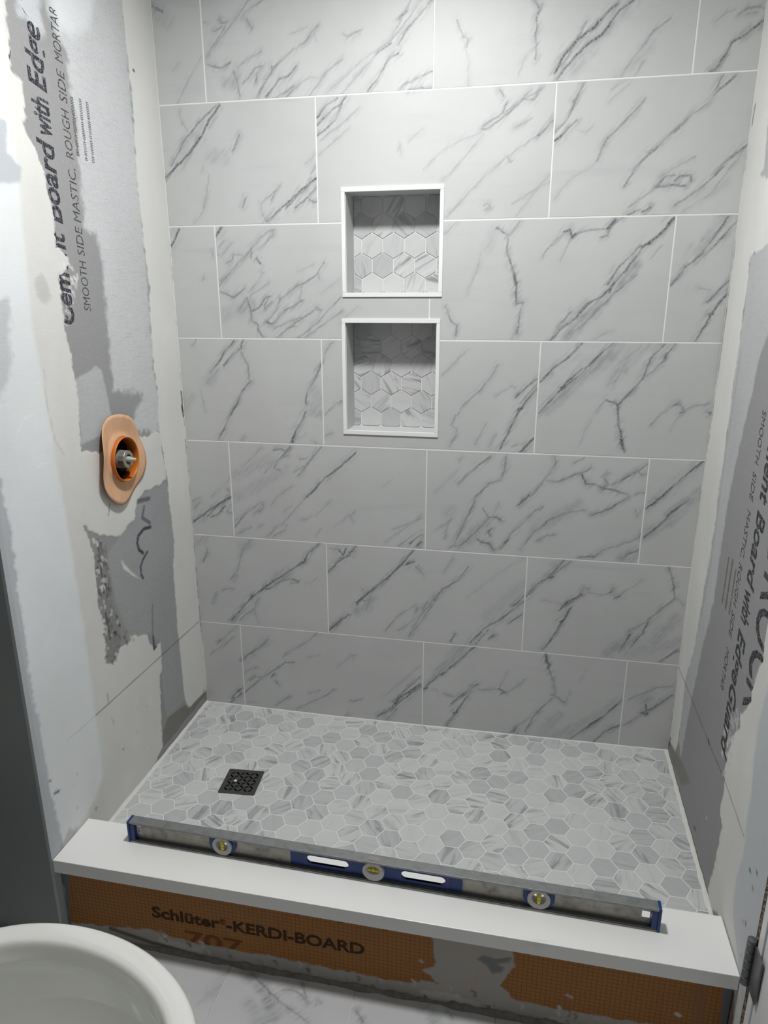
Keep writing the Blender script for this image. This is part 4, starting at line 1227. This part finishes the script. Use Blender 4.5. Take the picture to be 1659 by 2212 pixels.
# ------------------------------------------------------------------ drain cover
dz = zfl(*DR)
drain = empty('drain_cover', (DR[0], DR[1], dz), DRA)
sset(drain, 'square black metal drain grate with petal shaped slots set in hexagon floor', 'drain')
h = DRS/2-.001
loops = [rrect(-h, -h, h, h, .003)]
pit = .0142
for i in range(6):
    for j in range(6):
        cx, cy = (i-2.5)*pit, (j-2.5)*pit; a = PI/4 if (i+j) % 2 else -PI/4
        L, wd, lp = .0086, .0029, []
        for k in range(12):
            t = 2*PI*k/12; px = L*math.cos(t); py = wd*math.sin(t)*(1-.15*abs(math.cos(t)))
            lp.append((cx+px*math.cos(a)-py*math.sin(a), cy+px*math.sin(a)+py*math.cos(a)))
        loops.append(lp)
v, f = flat_shape(loops, .003); obj('grate', [(a, b, c+.0015) for a, b, c in v], f, M['black_metal'], drain)
v, f = flat_shape([rrect(-h-.002, -h-.002, h+.002, h+.002, .004), rrect(-h+.0035, -h+.0035, h-.0035, h-.0035, .002)], .0042); obj('rim', [(a, b, c+.0012) for a, b, c in v], f, M['black_metal'], drain)
box('well', (-h, -h, -.03), (h, h, -.006), M['dark_cavity'], drain)
crumb = empty('plaster_crumb', (DR[0]-.018, DR[1]-.003, dz+.0031)); sset(crumb, 'small white crumb of plaster lying on the black drain grate', 'debris')
bm = bmesh.new(); bmesh.ops.create_icosphere(bm, subdivisions=2, radius=.0042)
for q in bm.verts: q.co = Vector((q.co.x*1.2*random.uniform(.7, 1.2), q.co.y*random.uniform(.7, 1.1), q.co.z*.8*random.uniform(.7, 1.1)+.003))
me = bpy.data.meshes.new('lump'); bm.to_mesh(me); bm.free(); link('lump', me, M['plaster_crumb'], crumb)

# ------------------------------------------------------------------ curb and its quartz sill
CX0, CX1, CY = XL+.001, 1.3515, -.800
curb = empty('shower_curb', ((CX0+CX1)/2, CY, 0)); sset(curb, 'orange grid printed foam board curb smeared with grey thinset, under white sill', 'curb')
coff = tuple(curb.location)
cb = CAPZ-CAPT
box('core', (CX0, CY+.003, 0), (CX1, -.684, cb-.0005), M['orange_plastic'], curb, off=coff)
xs = np.arange(CX0, CX1+.001, .003); zz = np.linspace(0, cb-.0005, 67); nx = len(xs)
X, Z = np.meshgrid(xs, zz); u = X.ravel(); v_ = Z.ravel()
ORANGE = (.33, .105, .015)
col, sp, hg = paint(u, v_, LAYERS_CURB, ORANGE, 41)
cov = np.clip(np.abs(col-np.array(ORANGE)).sum(1)*6, 0, 1); cov[hg > .0003] = 1
me = bpy.data.meshes.new('front_board'); q = (np.arange(len(zz)-1)[:, None]*nx+np.arange(nx-1)[None, :]).ravel()
me.from_pydata(np.stack([u-coff[0], CY-hg-coff[1], v_], 1).tolist(), [], np.stack([q, q+1, q+nx+1, q+nx], 1).tolist()); me.update()
attr_color(me, 'Col', np.concatenate([col, sp[:, None]], 1))
at = me.attributes.new('cover', 'FLOAT', 'POINT'); at.data.foreach_set('value', cov.astype(np.float32))
fb = link('front_board', me, M['orange_grid_board'], curb)
def on_curb(body, x, z, length, cap, bold=0.0):
    return lettering('printed_lettering', body, M['board_print'], fb, (x-coff[0], 0, z), (1, 0, 0), (0, 0, 1), length, cap, 0, bold, (0, -.0005, 0))
on_curb('Schlüter', .0908, Z0-1.8972, .170, .0295, .030); on_curb('®', .2615, Z0-1.8830, .0150, .0150); on_curb('-KERDI-BOARD', .2770, Z0-1.8972, .3255, .0288, .028)
lettering('printed_lettering', '707', M['board_print_faint'], fb, (.170-coff[0], 0, Z0-1.9620), (1, 0, 0), (0, 0, 1), .145, .040, 0, .02, (0, -.0004, 0))
for i, t in enumerate(('10', '20', '30')): on_curb(t, .4425+.0999*i, Z0-1.8190, .011, .0075)
# crusty ridge of old thinset where the curb meets the floor
rv, rf = [], []; nr = 420
for i in range(nr+1):
    x = CX0+.002+(CX1-CX0-.004)*i/nr; a = fbm(np.array([x*60]), np.array([3.3]), 9, 3)[0]; b = fbm(np.array([x*22]), np.array([8.1]), 5, 3)[0]
    hgt = .003+.008*a*b*2; dp = .004+.009*b
    for p in ((x, CY+.001, hgt*1.25), (x, CY-dp*.45, hgt), (x, CY-dp, .0015), (x, CY-dp-.001, 0)): rv.append((p[0]-coff[0], p[1]-coff[1], p[2]))
    if i: o_ = 4*(i-1); rf += [(o_+k, o_+k+1, o_+k+5, o_+k+4) for k in range(3)]
obj('thinset_ridge', rv, rf, M['mortar_dark'], curb)
sill = box('curb_sill', (XL+.0015, YF, cb), (1.3505, -.678, CAPZ), M['white_quartz'], None, .0015)
sset(sill, 'long white quartz slab with faint grey veins capping the orange curb', 'sill')

# ------------------------------------------------------------------ spirit level standing on the sill
LEN, LH, LD = 1.2108, .0570, .0245
level = empty('spirit_level', (.0045, -.7312, CAPZ), math.atan2(-.0157, 1.2108))
sset(level, 'long aluminium spirit level with blue handle block and yellow vials on white sill', 'spirit level')
FT = .0042; WY = LD/2            # flange thickness, web centre
def add(name, a, b, mat, parent=level, bevel=.0006): return box(name, a, b, M[mat], parent, bevel)
add('top_rail', (.006, 0, LH-FT), (LEN-.006, LD, LH), 'worn_aluminium')
add('bottom_rail', (.006, 0, 0), (LEN-.006, LD, FT), 'worn_aluminium')
add('rail_lip', (.006, .0022, FT), (LEN-.006, .0042, FT+.0022), 'worn_aluminium', level, 0)
add('rail_lip', (.006, .0012, LH-FT-.0018), (LEN-.006, .0032, LH-FT), 'worn_aluminium', level, 0)
def up(vs, y): return [(a, y-c, b) for a, b, c in vs]     # outline in x-z, thickness along y
z0, z1 = FT-.0005, LH-FT+.0005; zc = LH/2+.001
VX = [.2425, .6045, .9655]; hang = (1.1745, 1.1935)
holes = [ring(VX[0], zc, .0155, .0155, 28), ring(VX[1], zc, .0155, .0155, 28), ring(VX[2], zc, .0155, .0155, 28)]
slots = [rrect(.4465, zc-.0118, .5460, zc+.0100, .0105), rrect(.6660, zc-.0118, .7655, zc+.0100, .0105)]
hgl = [(hang[0], zc-.009), (hang[1]-.003, zc-.009), (hang[1], zc), (hang[1]-.003, zc+.009), (hang[0], zc+.009)]
v, f = flat_shape([[(.012, z0), (LEN-.012, z0), (LEN-.012, z1), (.012, z1)]]+holes+slots+[hgl], .0024); obj('web', up(v, WY), f, M['brushed_aluminium'], level)
# centre handle block with two grips
v, f = flat_shape([rrect(.4080, FT+.0035, .8025, LH-FT-.0012, .003)]+[slots[0], slots[1], holes[1]], .0050); blk = obj('handle_block', up(v, WY), f, M['blue_plastic'], level)
for sx in slots:
    x0 = min(q[0] for q in sx)-.012; x1 = max(q[0] for q in sx)+.012
    v, f = flat_shape([rrect(x0, FT+.006, x1, LH-FT-.004, .016), sx], .0064); obj('grip', up(v, WY), f, M['blue_plastic'], blk)
for k, x in enumerate(VX):
    if k != 1:
        v, f = flat_shape([ [(x-.033, LH-FT-.001)]+[(x+.033*math.cos(a), zc+.001+.0275*math.sin(a)) for a in np.linspace(PI*1.02, PI*1.98, 24)]+[(x+.033, LH-FT-.001)], holes[k]], .0120); obj('vial_mount', up(v, WY), f, M['blue_plastic'], level)
    hs = obj('vial_housing', *(lambda vf: (up(vf[0], WY), vf[1]))(flat_shape([ring(x, zc, .0248 if k == 1 else .0240, .0240, 40), ring(x, zc+(.004 if k == 1 else .0025), .0150, .0105 if k == 1 else .0145, 28)], .0205)), M['grey_plastic'], level)
    R_ = .0052; Lh = .0140
    prof = [(.0005, -Lh), (R_*.8, -Lh), (R_, -Lh+.0015), (R_, Lh-.0015), (R_*.8, Lh), (.0005, Lh)]
    ax = 'x' if k == 1 else 'z'
    vv, ff = lathe(prof, 20, ax, True); zz_ = zc+(.004 if k == 1 else .0025)
    vi = obj('vial', [(a+x, b+WY-.006, c+zz_) for a, b, c in vv], ff, M['yellow_vial'], level, True)
    for s_ in (-.0045, .0045):
        vv, ff = lathe([(R_*1.02, -.0004), (R_*1.04, 0), (R_*1.02, .0004)], 20, ax)
        obj('vial_line', [(a+x+(s_ if k == 1 else 0), b+WY-.006, c+zz_+(0 if k == 1 else s_)) for a, b, c in vv], ff, M['vial_line'], vi)
    if k == 1:
        vv, ff = lathe([(.0002, -.004), (.0016, -.003), (.0020, 0), (.0016, .003), (.0002, .004)], 14, 'x', True); obj('bubble', [(a+x, b+WY-.0092, c+zz_+.0022) for a, b, c in vv], ff, M['bubble'], vi, True)
# window in the top rail over the centre vial, end caps, price sticker
add('read_window', (VX[1]-.013, .006, LH-.0006), (VX[1]+.013, LD-.006, LH+.0004), 'brushed_aluminium', level, 0)
for s_ in (0, 1):
    a, b = (0, .0065) if s_ == 0 else (LEN-.0065, LEN)
    cp = add('end_cap', (a, -.0008, -.0), (b, LD+.0008, LH+.0008), 'blue_plastic', level, .002)
    i0, i1 = (.006, .018) if s_ == 0 else (LEN-.018, LEN-.006)
    add('cap_tongue', (i0, .0015, FT+.003), (i1, LD-.0015, LH-FT-.003), 'blue_plastic', cp, .001)
st = add('price_sticker', (.0195, WY-.0016, .019), (.0300, WY-.0012, .042), 'white_plastic', level, 0)
for k in range(9): add('barcode_bar', (.0207, WY-.0018, .0205+k*.0021), (.0280, WY-.00162, .0205+k*.0021+random.choice((.0006, .0011))), 'vial_line', st, 0)

# ------------------------------------------------------------------ shower valve with sealing collar
valve = empty('shower_valve', (XL, *VC)); sset(valve, 'orange valve collar with peach membrane skirt and grey cartridge on patched wall', 'valve')
n = 72; v, f = [], []; rad = (.056, .061, .075, .090, .103, .112)
for j, r0 in enumerate(rad):
    for i in range(n):
        a = 2*PI*i/n                      # 0 towards the back corner, pi towards the room
        k = 1+.035*math.cos(3*a+.6)+.025*math.cos(5*a+2)-.03*max(0, math.cos(a))
        r = r0*(k if j > 1 else 1); t = (r0-rad[0])/(rad[-1]-rad[0])
        lift = .006+.004*t*math.cos(4*a+1)+.016*t*t*max(0, math.cos(a-PI*1.08))**3+.006*t*max(0, math.sin(a-.3))
        if j == 0: lift = .012
        v.append((lift, r*math.cos(a), r*math.sin(a)*1.04))
    if j:
        o_ = (j-1)*n; f += [(o_+i, o_+(i+1) % n, o_+n+(i+1) % n, o_+n+i) for i in range(n)]
sk = obj('membrane_skirt', v, f, M['membrane'], valve, True); md = sk.modifiers.new('t', 'SOLIDIFY'); md.thickness = .0008
v, f = lathe([(.0535, -.006), (.0545, .002), (.0575, .004), (.0580, .020), (.0575, .0225), (.0560, .0225), (.0550, .018), (.0525, -.006), (.0535, -.006)], 56, 'x'); obj('collar', v, f, M['orange_plastic'], valve, True)
v, f = lathe([(.0005, -.045), (.0530, -.045), (.0530, -.006)], 40, 'x'); obj('cavity_back', v, f, M['dark_cavity'], valve)
v, f = lathe([(.024, -.046), (.024, .004), (.0225, .006), (.0225, .012)], 36, 'x'); ct = obj('cartridge', v, f, M['valve_grey'], valve, True)
v, f = lathe([(.0225, .010), (.0235, .011), (.0235, .024), (.0225, .026), (.0140, .026), (.0135, .014), (.0005, .014)], 12, 'x'); obj('retaining_nut', v, f, M['valve_grey'], ct)
v, f = lathe([(.0075, .012), (.0075, .030), (.0055, .032), (.0045, .046), (.0005, .047)], 16, 'x'); obj('stem', v, f, M['valve_stem'], ct, True)
box('stop_tab', (.013, -.003, .006), (.022, .003, .014), M['valve_grey'], ct, .0006)

# ------------------------------------------------------------------ bathroom floor
v, f = sheet_with_holes([XROOM, XRF+.1], [YROOM, CY+.12], [], 0)
floor = sset(obj('floor', [(a, c, -.0018) for a, b, c in v], f, M['grout']), kind='structure')
fx = [XROOM, -.324, -.019, .2855, .5835, .8935, 1.199, XRF]; fy = [CY, -1.41, -2.02, -2.63, YROOM]
for i in range(len(fx)-1):
    for j in range(len(fy)-1):
        a, b = fx[i]+.001, fx[i+1]-.001; c, d = fy[j+1]+.001, fy[j]-.001
        vis = j == 0 and 1 <= i <= 5
        xs = axis(a, b, .0025 if vis else .1); yy = axis(c if not vis else -1.05, d, .0025 if vis else .2)
        if vis: yy = np.concatenate([[c], yy])
        nx = len(xs); X, Y = np.meshgrid(xs, yy); u = X.ravel(); w_ = Y.ravel()
        it = [k for k in FVEINS if a-.003 < sum(q[0] for q in k[2])/len(k[2])/1000 < b+.003] if vis else []
        R, G = vein_field(u, w_, it, 300+i*7+j)
        q = (np.arange(len(yy)-1)[:, None]*nx+np.arange(nx-1)[None, :]).ravel()
        me = bpy.data.meshes.new('tile'); me.from_pydata(np.stack([u, w_, np.zeros_like(u)], 1).tolist(), [], np.stack([q, q+1, q+nx+1, q+nx], 1).tolist()); me.update()
        attr_color(me, 'vein', np.stack([R, G, R*0, R*0+1], 1)); link('tile', me, M['marble_floor'], floor)

# ------------------------------------------------------------------ toilet bowl without its seat
toilet = empty('toilet', (.19, -1.285, 0), math.radians(-10)); sset(toilet, 'white porcelain toilet bowl with glossy rim and no seat beside curb', 'toilet')
A_, B_ = .275, .185
def outline(ins, n=96, sc=1.0):
    p = []
    for i in range(n):
        a = 2*PI*i/n; e = .94 if math.cos(a) < 0 else 1.0
        p.append((((A_-ins)*sc*math.cos(a)), (B_-ins)*sc*math.copysign(abs(math.sin(a))**e, math.sin(a))))
    return p
def rings(spec, n=96, cap0=False, cap1=False):
    v, f = [], []
    for j, (ins, z, sc, dx) in enumerate(spec):
        v += [(x+dx, y, z) for x, y in outline(ins, n, sc)]
        if j: o_ = (j-1)*n; f += [(o_+i, o_+(i+1) % n, o_+n+(i+1) % n, o_+n+i) for i in range(n)]
    if cap0: f.append(tuple(range(n))[::-1])
    if cap1: f.append(tuple(range((len(spec)-1)*n, len(spec)*n)))
    return v, f
v, f = rings([(.085, .20, 1, -.03), (.055, .26, 1, -.015), (.028, .31, 1, -.005), (.010, .350, 1, 0), (.002, .372, 1, 0), (.000, .385, 1, 0), (.002, .394, 1, 0), (.007, .3985, 1, 0), (.014, .400, 1, 0),
              (.030, .4000, 1, 0), (.039, .3995, 1, 0), (.0435, .3975, 1, 0), (.0465, .393, 1, 0), (.048, .385, 1, 0), (.0505, .366, 1, 0), (.0525, .361, 1, 0), (.0515, .357, 1, 0), (.040, .354, 1, 0), (.034, .342, 1, 0),
              (.036, .315, 1, 0), (.046, .270, 1, 0), (.062, .220, 1, -.005), (.088, .175, 1, -.015), (.120, .145, 1, -.03), (.150, .130, 1, -.045)], cap1=True)
bowl = obj('bowl', v, f, M['porcelain'], toilet, True); fixn(bowl.data); bowl.data.polygons.foreach_set('use_smooth', [True]*len(bowl.data.polygons))
v, f = rings([(.120, .147, .99, -.03)], cap0=False); v, f = v, [tuple(range(len(v)))]; obj('water', v, f, M['water'], toilet)
v, f = rings([(.060, 0, 1, -.10), (.060, .02, 1, -.10), (.078, .05, 1, -.09), (.090, .12, 1, -.06), (.086, .20, 1, -.03)], cap0=True); obj('pedestal', v, f, M['porcelain'], toilet, True)
box('deck', (-.56, -.11, .30), (-.22, .11, .395), M['porcelain'], toilet, .02, seg=4)
tk = box('tank', (-.74, -.22, .395), (-.54, .22, .72), M['porcelain'], toilet, .02, seg=4)
box('tank_lid', (-.75, -.23, .721), (-.53, .23, .75), M['porcelain'], tk, .01, seg=3)

# ------------------------------------------------------------------ door at the end of the right wall
rv, rf = [], []; ne = 420
for i in range(ne+1):
    z = 2.1*i/ne; r_ = [random.uniform(-1, 1) for _ in range(4)]
    rv += [(XRF+.0004, YG+.002+.0022*r_[0], z), (XRF+.0012+.0014*r_[1], -.8575, z), (XRF+.0012+.0014*r_[2], -.8625, z), (XRF+.0004, -.8672+.0008*r_[3], z)]
    if i: o_ = 4*(i-1); rf += [(o_+k, o_+k+1, o_+k+5, o_+k+4) for k in range(3)]
obj('raw_edge', [(a-.0012, b, c) for a, b, c in rv], rf, M['raw_edge'], wall_right)
box('wall_over_door', (XRF, YROOM, 2.07), (XRF+.1, YG, CEIL), M['room_paint'], wall_right)
box('wall_beyond_door', (XRF, YROOM, 0), (XRF+.1, -1.66, 2.07), M['room_paint'], wall_right)
door = sset(empty('door_1', (XRF, -.862, 0)), kind='structure'); do = tuple(door.location)
box('jamb', (XRF-.001, -.885, 0), (XRF+.1, -.8660, 2.06), M['door_paint'], door, .001, off=do)
box('jamb', (XRF-.001, -1.66, 0), (XRF+.1, -1.642, 2.06), M['door_paint'], door, .001, off=do)
box('leaf', (XRF+.002, -1.640, .012), (XRF+.040, -.8865, 2.05), M['door_paint'], door, .0015, off=do)
hg_ = empty('hinge', (0, 0, 0)); hg_.parent = door
bpy.data.objects.remove(hg_)
plate = box('hinge_plate', (XRF-.0045, -.902, .263), (XRF-.001, -.862, .358), M['steel_hinge'], door, .0004, off=do)
for k in range(5):
    a = .262+k*.0196; vv, ff = lathe([(.0005, a), (.0068, a), (.0082, a+.0010), (.0082, a+.0180), (.0068, a+.0190), (.0005, a+.0190)], 20, 'z', True)
    obj('knuckle', [(x+XRF-.0085-do[0], y-.8585-do[1], z) for x, y, z in vv], ff, M['steel_hinge'], plate, False)
vv, ff = lathe([(.0005, .360), (.0078, .360), (.0082, .362), (.0078, .366), (.0005, .367)], 20, 'z', True)
obj('pin_head', [(x+XRF-.0085-do[0], y-.8585-do[1], z) for x, y, z in vv], ff, M['steel_hinge'], plate, False)

# ------------------------------------------------------------------ lamps
lamp = empty('ceiling_light', LAMP_POS); sset(lamp, 'round recessed ceiling light above the tiled shower', 'light')
v, f = lathe([(.070, -.004), (.094, -.006), (.098, -.003), (.098, 0)], 40); obj('trim_ring', v, f, M['white_trim'], lamp, True)
v, f = lathe([(.0005, -.003), (.070, -.003)], 40); obj('lens', v, f, M['lamp_lens'], lamp)
li = bpy.data.lights.new('lamp_glow', 'AREA'); li.shape = 'DISK'; li.size = .17; li.energy = LAMP_W; li.color = LAMP_COL; li.spread = math.radians(170)
lo = bpy.data.objects.new('lamp_glow', li); COL.objects.link(lo); lo.parent = lamp; lo.location = (0, 0, -.010)
van = empty('vanity_light', (XROOM, -2.15, 2.02)); sset(van, 'vanity light bar with four round warm bulbs on the side wall', 'light')
box('backplate', (0, -.30, -.05), (.025, .30, .05), M['chrome'], van, .004)
for k in range(4):
    y = -.225+.15*k
    v, f = lathe([(.028, .025), (.024, .045), (.018, .055)], 20, 'x'); so = obj('socket', [(a, b+y, c) for a, b, c in v], f, M['chrome'], van, True)
    v, f = lathe([(.0005, .125)]+[(.036*math.sin(t), .089+.036*math.cos(t)) for t in np.linspace(.15, 2.7, 12)], 24, 'x'); obj('bulb', [(a, b+y, c) for a, b, c in v], f, M['bulb_glass'], so, True)
